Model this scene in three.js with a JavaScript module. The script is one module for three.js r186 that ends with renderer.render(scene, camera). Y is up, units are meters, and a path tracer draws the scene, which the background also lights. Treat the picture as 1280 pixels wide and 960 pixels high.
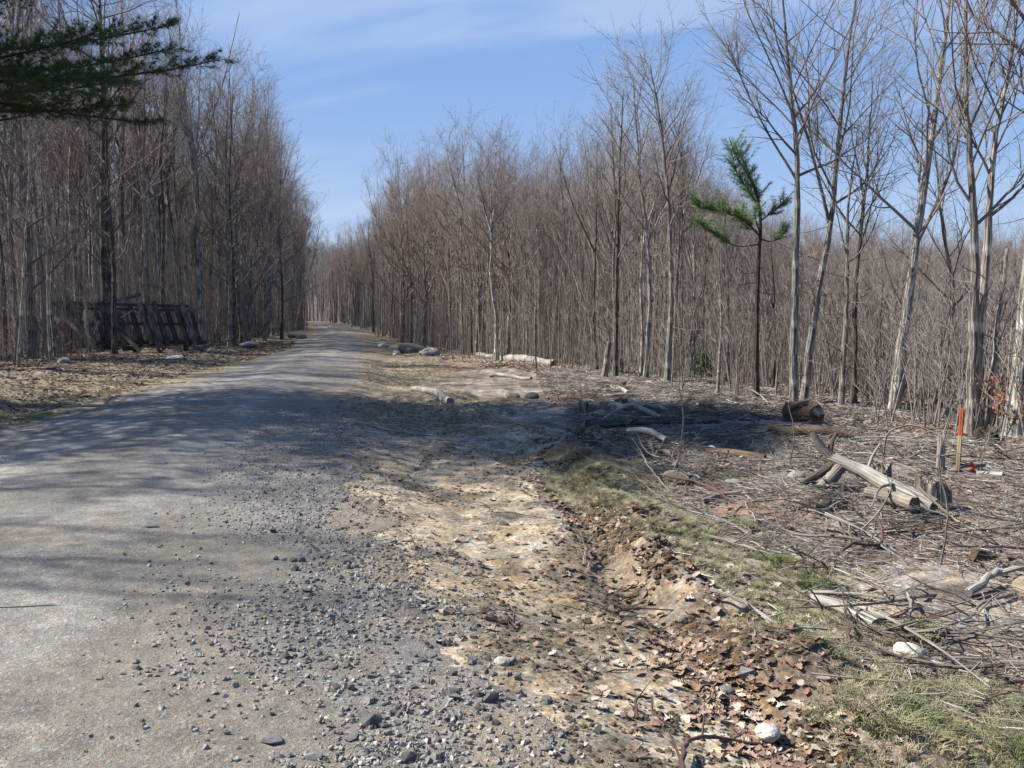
import * as THREE from 'three';
import { ConvexGeometry } from 'three/addons/geometries/ConvexGeometry.js';

// ------------------------------------------------------------------ camera, sky, sun, exposure
const scene = new THREE.Scene();
const camera = new THREE.PerspectiveCamera(48, 4 / 3, 0.1, 3000);
camera.position.set(0, 1.7, 0);
camera.lookAt(0, 1.7 - 10 * 0.0853, -10);
const SUN = new THREE.Vector3(-0.70, 0.73, -0.085).normalize();

const fract = v => v - Math.floor(v);
const clamp = (v, a = 0, b = 1) => Math.min(b, Math.max(a, v));
const mix = (a, b, t) => a + (b - a) * t;
const smooth = (a, b, v) => { const t = clamp((v - a) / (b - a)); return t * t * (3 - 2 * t); };
function hash2(x, y, s = 0) {
  let h = Math.imul(x | 0, 374761393) ^ Math.imul(y | 0, 668265263) ^ Math.imul((s | 0) + 11, 2246822519);
  h = Math.imul(h ^ (h >>> 13), 1274126177); h ^= h >>> 16;
  h = Math.imul(h, 2654435761); h ^= h >>> 15;
  return (h >>> 0) / 4294967296;
}
function vnoise(x, y, s = 0, wrap = 0) {
  const xi = Math.floor(x), yi = Math.floor(y), fx = x - xi, fy = y - yi;
  const w = v => wrap ? ((v % wrap) + wrap) % wrap : v;
  const u = fx * fx * (3 - 2 * fx), v = fy * fy * (3 - 2 * fy);
  const a = hash2(w(xi), w(yi), s), b = hash2(w(xi + 1), w(yi), s), c = hash2(w(xi), w(yi + 1), s), d = hash2(w(xi + 1), w(yi + 1), s);
  return mix(mix(a, b, u), mix(c, d, u), v);
}
function fbm(x, y, oct = 4, s = 0, wrap = 0) {
  let a = 0.5, t = 0, n = 0;
  for (let i = 0; i < oct; i++) { t += a * vnoise(x, y, s + i * 17, wrap); n += a; x *= 2; y *= 2; if (wrap) wrap *= 2; a *= 0.5; }
  return t / n;
}
function rng(seed) { let a = seed >>> 0; return () => { a |= 0; a = (a + 0x6D2B79F5) | 0; let t = Math.imul(a ^ (a >>> 15), 1 | a); t = (t + Math.imul(t ^ (t >>> 7), 61 | t)) ^ t; return ((t ^ (t >>> 14)) >>> 0) / 4294967296; }; }

function makeSky() {
  const W = 2048, H = 1024, d = new Float32Array(W * H * 4);
  for (let j = 0; j < H; j++) {
    const el = ((j + 0.5) / H - 0.5) * Math.PI, y = Math.sin(el), c = Math.cos(el);
    for (let i = 0; i < W; i++) {
      const az = ((i + 0.5) / W - 0.5) * 2 * Math.PI, x = c * Math.cos(az), z = c * Math.sin(az);
      const e = Math.max(0, y);
      const t = 1 - Math.exp(-e * 4.1);
      let r = mix(0.265, 0.024, t), g = mix(0.335, 0.112, t), b = mix(0.415, 0.325, t);
      // thin high cirrus, combed out by the wind
      const k = 1 / (e + 0.10), px = x * k, pz = z * k;
      const a = px * 0.86 + pz * 0.5, bb = -px * 0.5 + pz * 0.86;
      const wx = fbm(a * 0.35 + 7, bb * 0.35, 3, 5) * 1.6;
      const veil = smooth(0.36, 0.72, fbm(a * 0.30 + wx, bb * 0.55 + 3, 5, 9));
      const comb = smooth(0.40, 0.72, fbm(a * 0.5 + wx * 1.8, bb * 2.6 + wx * 1.4, 6, 23));
      const cl = clamp((0.05 + 0.95 * veil) * (0.12 + 0.88 * comb) * 1.25) * smooth(0.0, 0.12, e) * 0.33;
      r = mix(r, 0.37, cl); g = mix(g, 0.395, cl); b = mix(b, 0.44, cl);
      const o = (j * W + i) * 4;
      d[o] = r; d[o + 1] = g; d[o + 2] = b; d[o + 3] = 1;
    }
  }
  const t = new THREE.DataTexture(d, W, H, THREE.RGBAFormat, THREE.FloatType);
  t.mapping = THREE.EquirectangularReflectionMapping; t.magFilter = THREE.LinearFilter; t.needsUpdate = true;
  return t;
}
scene.background = makeSky();
scene.environment = scene.background;
scene.backgroundIntensity = 1; scene.environmentIntensity = 1;

const sun = new THREE.DirectionalLight(new THREE.Color().setRGB(1, 0.945, 0.85), 5);
sun.name = 'sun'; sun.target.position.set(0, 0, -15); sun.position.copy(SUN).multiplyScalar(120).add(sun.target.position);
sun.castShadow = true; sun.shadow.mapSize.set(4096, 4096);
Object.assign(sun.shadow.camera, { left: -60, right: 60, top: 60, bottom: -60, near: 1, far: 300 });
scene.add(sun, sun.target);
const renderer = new THREE.WebGLRenderer({ antialias: true });
renderer.toneMapping = THREE.LinearToneMapping;
renderer.toneMappingExposure = 2.3;
renderer.shadowMap.enabled = true;

// ------------------------------------------------------------------ helpers
const V3 = (x, y, z) => new THREE.Vector3(x, y, z);
const C = (r, g, b) => new THREE.Color().setRGB(r, g, b);
function lerpTable(tab, x) {
  if (x <= tab[0][0]) return tab[0][1];
  for (let i = 1; i < tab.length; i++) if (x <= tab[i][0]) { const [a, p] = tab[i - 1], [b, q] = tab[i], t = (x - a) / (b - a); return mix(p, q, t * t * (3 - 2 * t) * 0.5 + t * 0.5); }
  return tab[tab.length - 1][1];
}
const taken = {};
function numbered(name) { const n = taken[name] = (taken[name] ?? -1) + 1; return n ? `${name}_${String(n).padStart(3, '0')}` : name; }
function tag(o, label, category, group, kind) { if (label) o.userData.label = label; if (category) o.userData.category = category; if (group) o.userData.group = group; if (kind) o.userData.kind = kind; return o; }
function add(o, name) { o.name = numbered(name); scene.add(o); o.traverse(m => { if (m.isMesh) { m.castShadow = true; m.receiveShadow = true; } }); return o; }
function part(parent, name, geometry, material) { const m = new THREE.Mesh(geometry, material); m.name = name; parent.add(m); m.castShadow = m.receiveShadow = true; return m; }
const allMeshMaterials = {};
const PIGMENT = 0.6;   // base colours below are mixed one step lighter than the real surfaces
function mat(key, o) { return allMeshMaterials[key] ??= new THREE.MeshStandardMaterial({ roughness: 0.95, metalness: 0, ...o, color: (o.color ?? C(1, 1, 1)).multiplyScalar(PIGMENT) }); }

function dataTex(size, fn, srgb, repeat) {
  const d = new Uint8Array(size * size * 4);
  for (let j = 0; j < size; j++) for (let i = 0; i < size; i++) {
    const c = fn(i, j, size), o = (j * size + i) * 4;
    d[o] = clamp(c[0]) * 255; d[o + 1] = clamp(c[1]) * 255; d[o + 2] = clamp(c[2]) * 255; d[o + 3] = 255;
  }
  const t = new THREE.DataTexture(d, size, size); t.magFilter = THREE.LinearFilter; t.minFilter = THREE.LinearMipmapLinearFilter; t.generateMipmaps = true;
  t.wrapS = t.wrapT = THREE.RepeatWrapping; if (srgb) t.colorSpace = THREE.SRGBColorSpace; if (repeat) t.repeat.set(...repeat); t.needsUpdate = true;
  return t;
}
// crushed stone: cells of two sizes, each grain with a tone of its own
function grains(size, cells, seed, tint) {
  const h = new Float32Array(size * size), id = new Float32Array(size * size);
  for (let j = 0; j < size; j++) for (let i = 0; i < size; i++) {
    const x = i / size * cells, y = j / size * cells, xi = Math.floor(x), yi = Math.floor(y);
    let b1 = 9, b2 = 9, who = 0;
    for (let v = -1; v <= 1; v++) for (let u = -1; u <= 1; u++) {
      const cx = xi + u, cy = yi + v, wx = (cx + cells) % cells, wy = (cy + cells) % cells;
      const dx = cx + hash2(wx, wy, seed) - x, dy = cy + hash2(wx, wy, seed + 1) - y, dd = dx * dx + dy * dy;
      if (dd < b1) { b2 = b1; b1 = dd; who = hash2(wx, wy, seed + 2); } else if (dd < b2) b2 = dd;
    }
    h[j * size + i] = clamp((Math.sqrt(b2) - Math.sqrt(b1)) * 2.2); id[j * size + i] = who;
  }
  return { h, id };
}
console.log('textures');
const g1 = grains(1024, 230, 3), g2 = grains(1024, 84, 31);
const roadHeight = new Float32Array(1024 * 1024);
const roadMap = dataTex(1024, (i, j, n) => {
  const k = j * n + i, big = g2.id[k] > 0.80 && g2.h[k] > 0.18;
  const id = big ? g2.id[k] * 3 % 1 : g1.id[k], h = big ? 0.4 + 0.6 * g2.h[k] : 0.55 * g1.h[k];
  roadHeight[k] = h + 0.25 * fbm(i / n * 12, j / n * 12, 4, 7, 12);
  const lum = 0.60 + (id - 0.5) * (big ? 0.20 : 0.20) + 0.22 * (fbm(i / n * 24, j / n * 24, 4, 3, 24) - 0.5) + 0.34 * (hash2(i, j, 5) - 0.5) + (h < 0.06 ? -0.04 : 0);
  const warm = (hash2(Math.floor(id * 9999), 4) - 0.5) * 0.07;
  return [lum + warm, lum, lum - warm + 0.01];
}, true);
const roadBump = dataTex(1024, (i, j, n) => { const h = clamp(roadHeight[j * n + i] * 0.8); return [h, h, h]; });
const soilMap = dataTex(1024, (i, j, n) => {
  const f = fbm(i / n * 16, j / n * 16, 6, 41, 16), f2 = fbm(i / n * 90, j / n * 90, 3, 77, 90), k = j * n + i;
  const chip = g1.id[k] > 0.90 ? 0.16 : g1.id[k] < 0.10 ? -0.15 : 0;
  const lum = 0.66 + (f - 0.5) * 0.55 + (f2 - 0.5) * 0.40 + chip * (g1.h[k] > 0.15 ? 1 : 0);
  const w = (fbm(i / n * 30, j / n * 30, 3, 57, 30) - 0.5) * 0.16;
  return [lum + w * 0.6, lum, lum - w];
}, true);
const soilBump = dataTex(1024, (i, j, n) => { const h = 0.65 * fbm(i / n * 24, j / n * 24, 6, 41, 24) + 0.35 * vnoise(i / n * 120, j / n * 120, 5, 120); return [h, h, h]; });
const barkH = new Float32Array(512 * 512);
const barkMap = dataTex(512, (i, j, n) => {
  const ridge = fbm(i / n * 20, j / n * 4, 5, 13, 4), pl = smooth(0.52, 0.66, fbm(i / n * 5, j / n * 5, 4, 29, 5)), dk = smooth(0.60, 0.72, fbm(i / n * 7 + 3, j / n * 5, 4, 91, 5));
  barkH[j * n + i] = ridge;
  const l = 0.60 + (ridge - 0.5) * 0.8 + 0.20 * pl - 0.20 * dk;
  return [l, l * (0.985), l * (0.955 + 0.03 * pl)];
}, true);
const barkBump = dataTex(512, (i, j, n) => { const h = barkH[j * n + i]; return [h, h, h]; });
const woodMap = dataTex(512, (i, j, n) => {
  const grain = fbm(i / n * 48, j / n * 3, 5, 19, 3), st = fbm(i / n * 4, j / n * 4, 4, 53, 4), crack = smooth(0.66, 0.72, fbm(i / n * 32 + 5, j / n * 2, 4, 71, 2));
  const l = 0.66 + (grain - 0.5) * 0.6 + (st - 0.5) * 0.5 - crack * 0.34;
  return [l, l * 0.985, l * 0.96];
}, true);
const stoneMap = dataTex(512, (i, j, n) => {
  const f = fbm(i / n * 8, j / n * 8, 6, 87, 8), s = vnoise(i / n * 128, j / n * 128, 8, 128);
  const l = 0.72 + (f - 0.5) * 0.5 + (s - 0.5) * 0.22; return [l, l * 0.99, l * 0.97];
}, true);

// ------------------------------------------------------------------ the lie of the land (x to the side, d ahead)
const ROAD_R = [[-60, 9], [0, 0.9], [3.1, 0.25], [4.3, -0.2], [5.8, -0.75], [7.2, -1.15], [9.5, -1.8], [18, -3.5], [35, -5.75], [57, -9.9], [110, -22.0], [140, -33], [175, -52], [220, -85]];
const ROAD_L = [[-60, -3], [0, -6.0], [12, -7.2], [22, -7.95], [35, -9.3], [57, -13.4], [110, -24.8], [140, -36.0], [175, -55.5], [220, -89]];
const EDGE_R = [[0, 10.2], [12, 6.6], [15.6, 6.0], [20, 4.2], [24, 2.6], [32, -0.8], [44, -5.0], [61, -9.4], [110, -20.5], [140, -31], [175, -50], [220, -83]];   // where the woods begin beyond the clearing
const EDGE_L = [[-20, -12], [0, -12.6], [14, -14.5], [27, -15.6], [44, -14.2], [75, -18.4], [110, -26.6], [140, -38], [175, -58], [220, -91]];
const DITCH = [[2, 1.34], [3.3, 1.26], [4, 1.09], [4.7, 0.94], [6, 0.70], [9.5, 0.52], [13, 0.5]];
const roadR = d => lerpTable(ROAD_R, d), roadL = d => lerpTable(ROAD_L, d), edgeR = d => lerpTable(EDGE_R, d), edgeL = d => lerpTable(EDGE_L, d), ditchX = d => lerpTable(DITCH, d);
function ground(x, d) {
  const rr = roadR(d), rl = roadL(d), s = x - edgeR(d), r = Math.hypot(x, d);
  let h = 0;
  const mid = (rr + rl) / 2, hw = (rr - rl) / 2, u = Math.abs(x - mid) / hw;
  // road bed: a low crown, wheel tracks, a fall to the shoulder
  h += 0.09 * (1 - smooth(0, 1.05, u)) - (u < 1 ? 0.018 * (Math.exp(-(((x - mid) / hw - 0.42) ** 2) / 0.012) + Math.exp(-(((x - mid) / hw + 0.42) ** 2) / 0.012)) : 0);
  const off = x > rr ? x - rr : x < rl ? rl - x : 0;
  h -= 0.13 * smooth(0, 0.9, off) * (x > rr ? 1 : 0.3);
  if (d > -8 && d < 60) {
    const n = fbm(x * 0.7 + 40, d * 0.7 + 40, 4, 2) - 0.5, n2 = fbm(x * 2.6 + 10, d * 2.6, 3, 4) - 0.5, n3 = vnoise(x * 9, d * 9, 6) - 0.5;
    const w = smooth(0.2, 2.2, off);
    h += n * 0.34 * w + n2 * 0.07 * smooth(0.05, 0.8, off) + n3 * 0.018 * smooth(0.05, 0.6, off);
    h += (fbm(x * 1.3, d * 1.3 + 9, 3, 8) - 0.5) * 0.03 * (1 - w);
    if (d < 13) {
      const q = x - ditchX(d), f = smooth(12.5, 9, d), rough = fbm(x * 4 + 1, d * 4, 4, 14);
      h -= 0.10 * f * Math.exp(-((q - 0.02) ** 2) / 0.035) * (0.7 + 0.6 * rough);
      h += 0.15 * f * Math.exp(-((q - 0.40) ** 2) / 0.09) * Math.max(0, rough * 1.9 - 0.45);
    }
    h += 0.20 * Math.exp(-((x - 1.15) ** 2 / 0.35 + (d - 11.1) ** 2 / 0.12)) + 0.13 * Math.exp(-((x - 1.9) ** 2 / 0.3 + (d - 10.8) ** 2 / 0.1));
  }
  h -= 5.2 * smooth(1, 75, s) + 0.02 * Math.max(0, Math.min(s, 8));
  if (x < rl) h += 0.10 * smooth(0.5, 5, rl - x);
  // wooded ridge closing the valley
  h += 25 * smooth(190, 520, r + 14 * (vnoise(x * 0.012 + 3, d * 0.012, 3) - 0.5)) * (0.8 + 0.4 * vnoise(x * 0.006, d * 0.006 + 8, 9)) * (d > 0 ? 1 : 0.6);
  return h;
}
const P = (x, d, up = 0) => V3(x, ground(x, d) + up, -d);

const mixc = (a, b, t) => { a[0] = mix(a[0], b[0], t); a[1] = mix(a[1], b[1], t); a[2] = mix(a[2], b[2], t); };
function soilColor(x, d) {
  const rr = roadR(d), rl = roadL(d), q = x - ditchX(d);
  const n1 = fbm(x * 0.9 + 5, d * 0.9, 5, 61), n2 = fbm(x * 2.4, d * 2.4 + 5, 5, 62), n3 = fbm(x * 6, d * 6, 3, 63);
  const c = [0.20, 0.150, 0.108];                              // leaf mould
  if (x > rl - 0.5) {
    if (x < edgeR(d) + 1) {
      // churned clearing: chips, bark and leaf mould
      mixc(c, [0.31, 0.26, 0.21], smooth(0.35, 0.65, n1)); mixc(c, [0.10, 0.073, 0.05], smooth(0.55, 0.7, n2) * 0.8);
      mixc(c, [0.30, 0.155, 0.085], smooth(0.6, 0.75, fbm(x * 0.5, d * 0.5, 3, 70)) * 0.55);
      // scraped sand between road and ditch
      const sandW = smooth(0.2, -0.2, q + (n2 - 0.5) * 0.8) * smooth(14.5, 9.5, d + (n1 - 0.5) * 5);
      const rut = fbm(x * 3.4 - d * 0.3, d * 0.7, 4, 68), sand = [0.44, 0.37, 0.265]; mixc(sand, [0.34, 0.27, 0.18], smooth(0.40, 0.66, rut)); mixc(sand, [0.36, 0.29, 0.19], smooth(0.45, 0.7, n2) * 0.7); mixc(sand, [0.19, 0.15, 0.10], smooth(0.52, 0.72, fbm(x * 1.5 + 30, d * 1.1, 5, 66)));
      mixc(sand, [0.30, 0.175, 0.06], smooth(0.60, 0.74, fbm(x * 1.7, d * 1.7 + 20, 4, 67)) * 0.5);
      mixc(c, sand, sandW);
      if (d < 13) { // turned earth of the bank
        const bank = Math.exp(-((q - 0.33) ** 2) / 0.08) * smooth(12.5, 8, d); mixc(c, [0.21, 0.155, 0.10], clamp(bank * 1.4) * smooth(0.40, 0.60, fbm(x * 4.5, d * 4.5, 4, 64)));   // crumbled subsoil thrown up by the blade
        mixc(c, [0.31, 0.175, 0.055], clamp(Math.exp(-((q + 0.05) ** 2) / 0.05) * smooth(0.56, 0.68, n2)) * 0.9);
      }
      // olive verge farther up the road
      const verge = smooth(3.4, 1.2, x - rr) * smooth(11, 15, d); mixc(c, [0.20, 0.162, 0.10], verge * 0.8); mixc(c, [0.34, 0.25, 0.15], verge * smooth(0.5, 0.62, n2) * 0.7);
    }
  } else {
    mixc(c, [0.235, 0.19, 0.105], smooth(6.5, 0.5, rl - x) * 0.75); mixc(c, [0.12, 0.085, 0.055], smooth(0.52, 0.68, n2) * 0.7); mixc(c, [0.27, 0.16, 0.10], smooth(0.55, 0.7, n1) * 0.6);
  }
  const k = 1 / 0.40;                                          // the grit texture's mean
  return c.map(v => v * k);
}
function roadColor(x, d) {
  const rr = roadR(d), rl = roadL(d), v = (x - rl) / (rr - rl);
  const n1 = fbm(x * 0.8, d * 0.35, 4, 81), n2 = fbm(x * 3 + 9, d * 1.2, 4, 82), n3 = fbm(x * 2.2, d * 2.2 + 7, 4, 83);
  const c = [0.252, 0.240, 0.222];
  mixc(c, [0.41, 0.385, 0.34], smooth(0.42, 0.66, n2) * 0.85 * smooth(0.95, 0.5, v)); mixc(c, [0.24, 0.215, 0.185], smooth(0.52, 0.7, fbm(x * 1.1 + 3, d * 0.5 + 2, 4, 84)) * 0.7 * smooth(0.9, 0.6, v));          // packed fines
  const tr = Math.exp(-((v - 0.29) ** 2) / 0.005) + Math.exp(-((v - 0.64) ** 2) / 0.005); mixc(c, [0.40, 0.38, 0.345], clamp(tr) * 0.85 * smooth(0.25, 0.5, n1)); mixc(c, [0.22, 0.205, 0.185], 0.45 * Math.exp(-((v - 0.46) ** 2) / 0.006) * smooth(0.35, 0.6, n3));
  mixc(c, [0.232, 0.225, 0.218], smooth(0.62, 0.86, v) * 0.75 * smooth(0.3, 0.55, n3));          // loose blue-grey stone along the edge
  mixc(c, [0.25, 0.22, 0.17], smooth(0.56, 0.7, n1) * 0.6);
  mixc(c, [0.28, 0.20, 0.13], smooth(45, 110, d) * (0.3 + 0.5 * smooth(0.3, 0.0, Math.min(v, 1 - v))));
  mixc(c, [0.34, 0.27, 0.185], smooth(0.86, 1.0, v + (n3 - 0.5) * 0.5) * 0.75);
  const k = 1 / 0.385;
  return [c[0] * k, c[1] * k * 0.985, c[2] * k * 0.93];
}
console.log('terrain');
function steps(list) { const out = []; for (const [a, b, n] of list) for (let i = 0; i < n; i++) out.push(mix(a, b, i / n)); out.push(list[list.length - 1][1]); return out; }
function sheet(xs, ds, at, color) {
  const nx = xs.length, nd = ds.length, pos = new Float32Array(nx * nd * 3), col = new Float32Array(nx * nd * 3), uv = new Float32Array(nx * nd * 2), idx = [];
  for (let j = 0; j < nd; j++) for (let i = 0; i < nx; i++) {
    const [x, y, d] = at(xs[i], ds[j]), k = j * nx + i; pos.set([x, y, -d], k * 3); col.set(color(x, d), k * 3); uv.set([x, d], k * 2);
    if (i && j) { const a = k - nx - 1, b = k - nx, c = k - 1; idx.push(a, b, c, b, k, c); }
  }
  const g = new THREE.BufferGeometry();
  g.setAttribute('position', new THREE.BufferAttribute(pos, 3)); g.setAttribute('color', new THREE.BufferAttribute(col, 3)); g.setAttribute('uv', new THREE.BufferAttribute(uv, 2));
  g.setIndex(idx); g.computeVertexNormals(); return g;
}
roadMap.repeat.set(1 / 1.7, 1 / 1.7); roadBump.repeat.copy(roadMap.repeat); soilMap.repeat.set(1 / 2.3, 1 / 2.3); soilBump.repeat.copy(soilMap.repeat);
const gx = steps([[-900, -120, 18], [-120, -30, 45], [-30, -9, 60], [-9, -3, 50], [-3, 5, 125], [5, 10, 45], [10, 30, 50], [30, 120, 45], [120, 900, 18]]);
const gd = steps([[-400, -20, 10], [-20, 2.4, 30], [2.4, 8, 100], [8, 14, 75], [14, 30, 90], [30, 80, 100], [80, 240, 60], [240, 900, 34]]);
const inRoad = (x, d) => { const a = x - roadL(d), b = roadR(d) - x; return Math.min(a, b); };
const groundMesh = add(new THREE.Mesh(sheet(gx, gd, (x, d) => [x, ground(x, d) - 0.10 * smooth(0.25, 0.7, inRoad(x, d)), d], soilColor), mat('soil', { map: soilMap, vertexColors: true, bumpMap: soilBump, bumpScale: 0.012, roughness: 1 })), 'ground');
tag(groundMesh, 'brown leaf mould, churned soil and scraped sand beside the road', 'ground', null, 'structure');
const roadTop = (x, d) => { const m = inRoad(x, d) + (fbm(x * 2.2, d * 2.2, 4, 99) - 0.5) * 0.85; return ground(x, d) + 0.012 - 0.10 * smooth(0.10, -0.22, m); };
const rv = steps([[-0.14, 1.16, 130]]), rd = steps([[-40, 2.4, 30], [2.4, 12, 190], [12, 30, 110], [30, 90, 90], [90, 220, 60]]);
const roadMesh = add(new THREE.Mesh(sheet(rv, rd, (v, d) => { const x = mix(roadL(d), roadR(d), v); return [x, roadTop(x, d) - (v < -0.12 || v > 1.14 ? 0.1 : 0), d]; }, roadColor), mat('gravel', { map: roadMap, vertexColors: true, bumpMap: roadBump, bumpScale: 0.006, roughness: 1 })), 'road');
tag(roadMesh, 'grey crushed stone road running into the woods', 'road', null, 'structure');

// ------------------------------------------------------------------ geometry builder
class GB {
  constructor() { this.p = []; this.n = []; this.t = []; this.c = []; this.i = []; }
  tube(pts, radii, sides, opt = {}) {
    const up = V3(0.13, 0.02, 0.99), b0 = this.p.length / 3; let len = 0, a = V3(), b = V3(), dir = V3();
    for (let k = 0; k < pts.length; k++) {
      dir.copy(pts[Math.min(k + 1, pts.length - 1)]).sub(pts[Math.max(k - 1, 0)]).normalize();
      if (k === 0) a.crossVectors(Math.abs(dir.z) > 0.9 ? V3(1, 0.1, 0) : up, dir).normalize(); else { a.addScaledVector(dir, -a.dot(dir)).normalize(); len += pts[k].distanceTo(pts[k - 1]); }
      b.crossVectors(dir, a);
      const extra = opt.uv === false ? 0 : 1;
      for (let s = 0; s < sides + extra; s++) {
        const th = s / sides * Math.PI * 2, cs = Math.cos(th), sn = Math.sin(th), r = radii[k] * (opt.bump ? opt.bump(k / (pts.length - 1), s % sides, th, pts[k]) : 1);
        this.p.push(pts[k].x + (a.x * cs + b.x * sn) * r, pts[k].y + (a.y * cs + b.y * sn) * r, pts[k].z + (a.z * cs + b.z * sn) * r);
        this.n.push(a.x * cs + b.x * sn, a.y * cs + b.y * sn, a.z * cs + b.z * sn);
        this.t.push(s / sides * Math.max(radii[0], 0.02) * 6.28, len); this.c.push(...(opt.color ?? [1, 1, 1]));
      }
      const m = sides + extra;
      if (k) for (let s = 0; s < sides; s++) { const q = b0 + (k - 1) * m + s, w = extra ? s + 1 : (s + 1) % sides, e = b0 + (k - 1) * m + w; this.i.push(q, e, q + m, e, e + m, q + m); }
    }
    const m = sides + (opt.uv === false ? 0 : 1);
    if (opt.cap) for (const [k, sg] of [[0, -1], [pts.length - 1, 1]]) {
      const o = this.p.length / 3, q = pts[k], e = pts[k + (k ? -1 : 1)], nn = q.clone().sub(e).normalize();
      this.p.push(q.x + nn.x * radii[k] * (opt.dome ?? 0), q.y + nn.y * radii[k] * (opt.dome ?? 0), q.z + nn.z * radii[k] * (opt.dome ?? 0)); this.n.push(nn.x, nn.y, nn.z); this.t.push(0.02, 0); this.c.push(...(opt.capColor ?? opt.color ?? [1, 1, 1]));
      for (let s = 0; s < sides; s++) { const r = b0 + k * m + s; this.p.push(...this.p.slice(r * 3, r * 3 + 3)); this.n.push(nn.x, nn.y, nn.z); this.t.push(0.03, 0.02 * s); this.c.push(...(opt.capColor ?? opt.color ?? [1, 1, 1])); }
      for (let s = 0; s < sides; s++) { const u = o + 1 + s, v = o + 1 + (s + 1) % sides; sg > 0 ? this.i.push(o, u, v) : this.i.push(o, v, u); }
    }
  }
  spike(p, q, r, color) {
    const d = q.clone().sub(p).normalize(), a = V3(d.y, d.z, -d.x).cross(d).normalize(), b = V3().crossVectors(d, a), o = this.p.length / 3;
    for (let s = 0; s < 3; s++) { const th = s * 2.094, x = a.x * Math.cos(th) + b.x * Math.sin(th), y = a.y * Math.cos(th) + b.y * Math.sin(th), z = a.z * Math.cos(th) + b.z * Math.sin(th); this.p.push(p.x + x * r, p.y + y * r, p.z + z * r); this.n.push(x, y, z); this.t.push(s * r * 2, 0); this.c.push(...color); }
    this.p.push(q.x, q.y, q.z); this.n.push(d.x, d.y, d.z); this.t.push(0, p.distanceTo(q)); this.c.push(...color);
    this.i.push(o, o + 1, o + 3, o + 1, o + 2, o + 3, o + 2, o, o + 3);
  }
  blade(p, q, w, color) { // one needle or grass leaf: a thin folded sliver
    const d = q.clone().sub(p), a = V3(d.y, d.z, -d.x).cross(d).normalize().multiplyScalar(w / 2), o = this.p.length / 3, n = V3().crossVectors(a, d).normalize();
    this.p.push(p.x - a.x, p.y - a.y, p.z - a.z, p.x + a.x, p.y + a.y, p.z + a.z, q.x, q.y, q.z);
    for (let k = 0; k < 3; k++) { this.n.push(n.x, n.y, n.z); this.c.push(...color); } this.t.push(0, 0, w, 0, 0, d.length()); this.i.push(o, o + 1, o + 2);
  }
  box(cx, cy, cz, sx, sy, sz, rot, color = [1, 1, 1]) {
    const g = new THREE.BoxGeometry(sx, sy, sz); if (rot) g.rotateX(rot[0]), g.rotateZ(rot[2]), g.rotateY(rot[1]); g.translate(cx, cy, cz);
    const o = this.p.length / 3; this.p.push(...g.attributes.position.array); this.n.push(...g.attributes.normal.array);
    const uv = g.attributes.uv.array; for (let k = 0; k < uv.length; k += 2) this.t.push(uv[k] * Math.min(sx, sz, sy) * 2, uv[k + 1] * Math.max(sx, sy, sz));
    for (let k = 0; k < g.attributes.position.count; k++) this.c.push(...color); for (const k of g.index.array) this.i.push(o + k);
  }
  add(other, color) { const o = this.p.length / 3; for (let k = 0; k < other.p.length; k++) { this.p.push(other.p[k]); this.n.push(other.n[k]); this.c.push(color ? color[k % 3] : other.c[k]); } for (const v of other.t) this.t.push(v); for (const v of other.i) this.i.push(v + o); }
  build(colors = false) {
    const g = new THREE.BufferGeometry(); g.setAttribute('position', new THREE.Float32BufferAttribute(this.p, 3)); g.setAttribute('normal', new THREE.Float32BufferAttribute(this.n, 3));
    g.setAttribute('uv', new THREE.Float32BufferAttribute(this.t, 2)); if (colors) g.setAttribute('color', new THREE.Float32BufferAttribute(this.c, 3)); g.setIndex(this.i); return g;
  }
}
function along(path, n) { const c = new THREE.CatmullRomCurve3(path, false, 'centripetal'); return c.getPoints(n); }

// ------------------------------------------------------------------ bare trees
const barkRep = t => { t = t.clone(); t.repeat.set(1.6, 0.9); t.needsUpdate = true; return t; };
const barkM = barkRep(barkMap), barkB = barkRep(barkBump);
const BARK = {
  pale: mat('bark_pale', { map: barkM, bumpMap: barkB, bumpScale: 0.02, color: C(1.15, 1.09, 1.0) }),
  grey: mat('bark_grey', { map: barkM, bumpMap: barkB, bumpScale: 0.03, color: C(0.86, 0.80, 0.73) }),
  dark: mat('bark_dark', { map: barkM, bumpMap: barkB, bumpScale: 0.04, color: C(0.40, 0.35, 0.31) }),
  white: mat('bark_white', { map: barkM, bumpMap: barkB, bumpScale: 0.008, color: C(1.35, 1.30, 1.22) }),
};
const TWIG = { grey: mat('twig_grey', { color: C(0.26, 0.222, 0.20) }), red: mat('twig_red', { color: C(0.29, 0.205, 0.19) }), brown: mat('twig_brown', { color: C(0.21, 0.175, 0.155) }), pale: mat('twig_pale', { color: C(0.36, 0.32, 0.285) }) };
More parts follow.
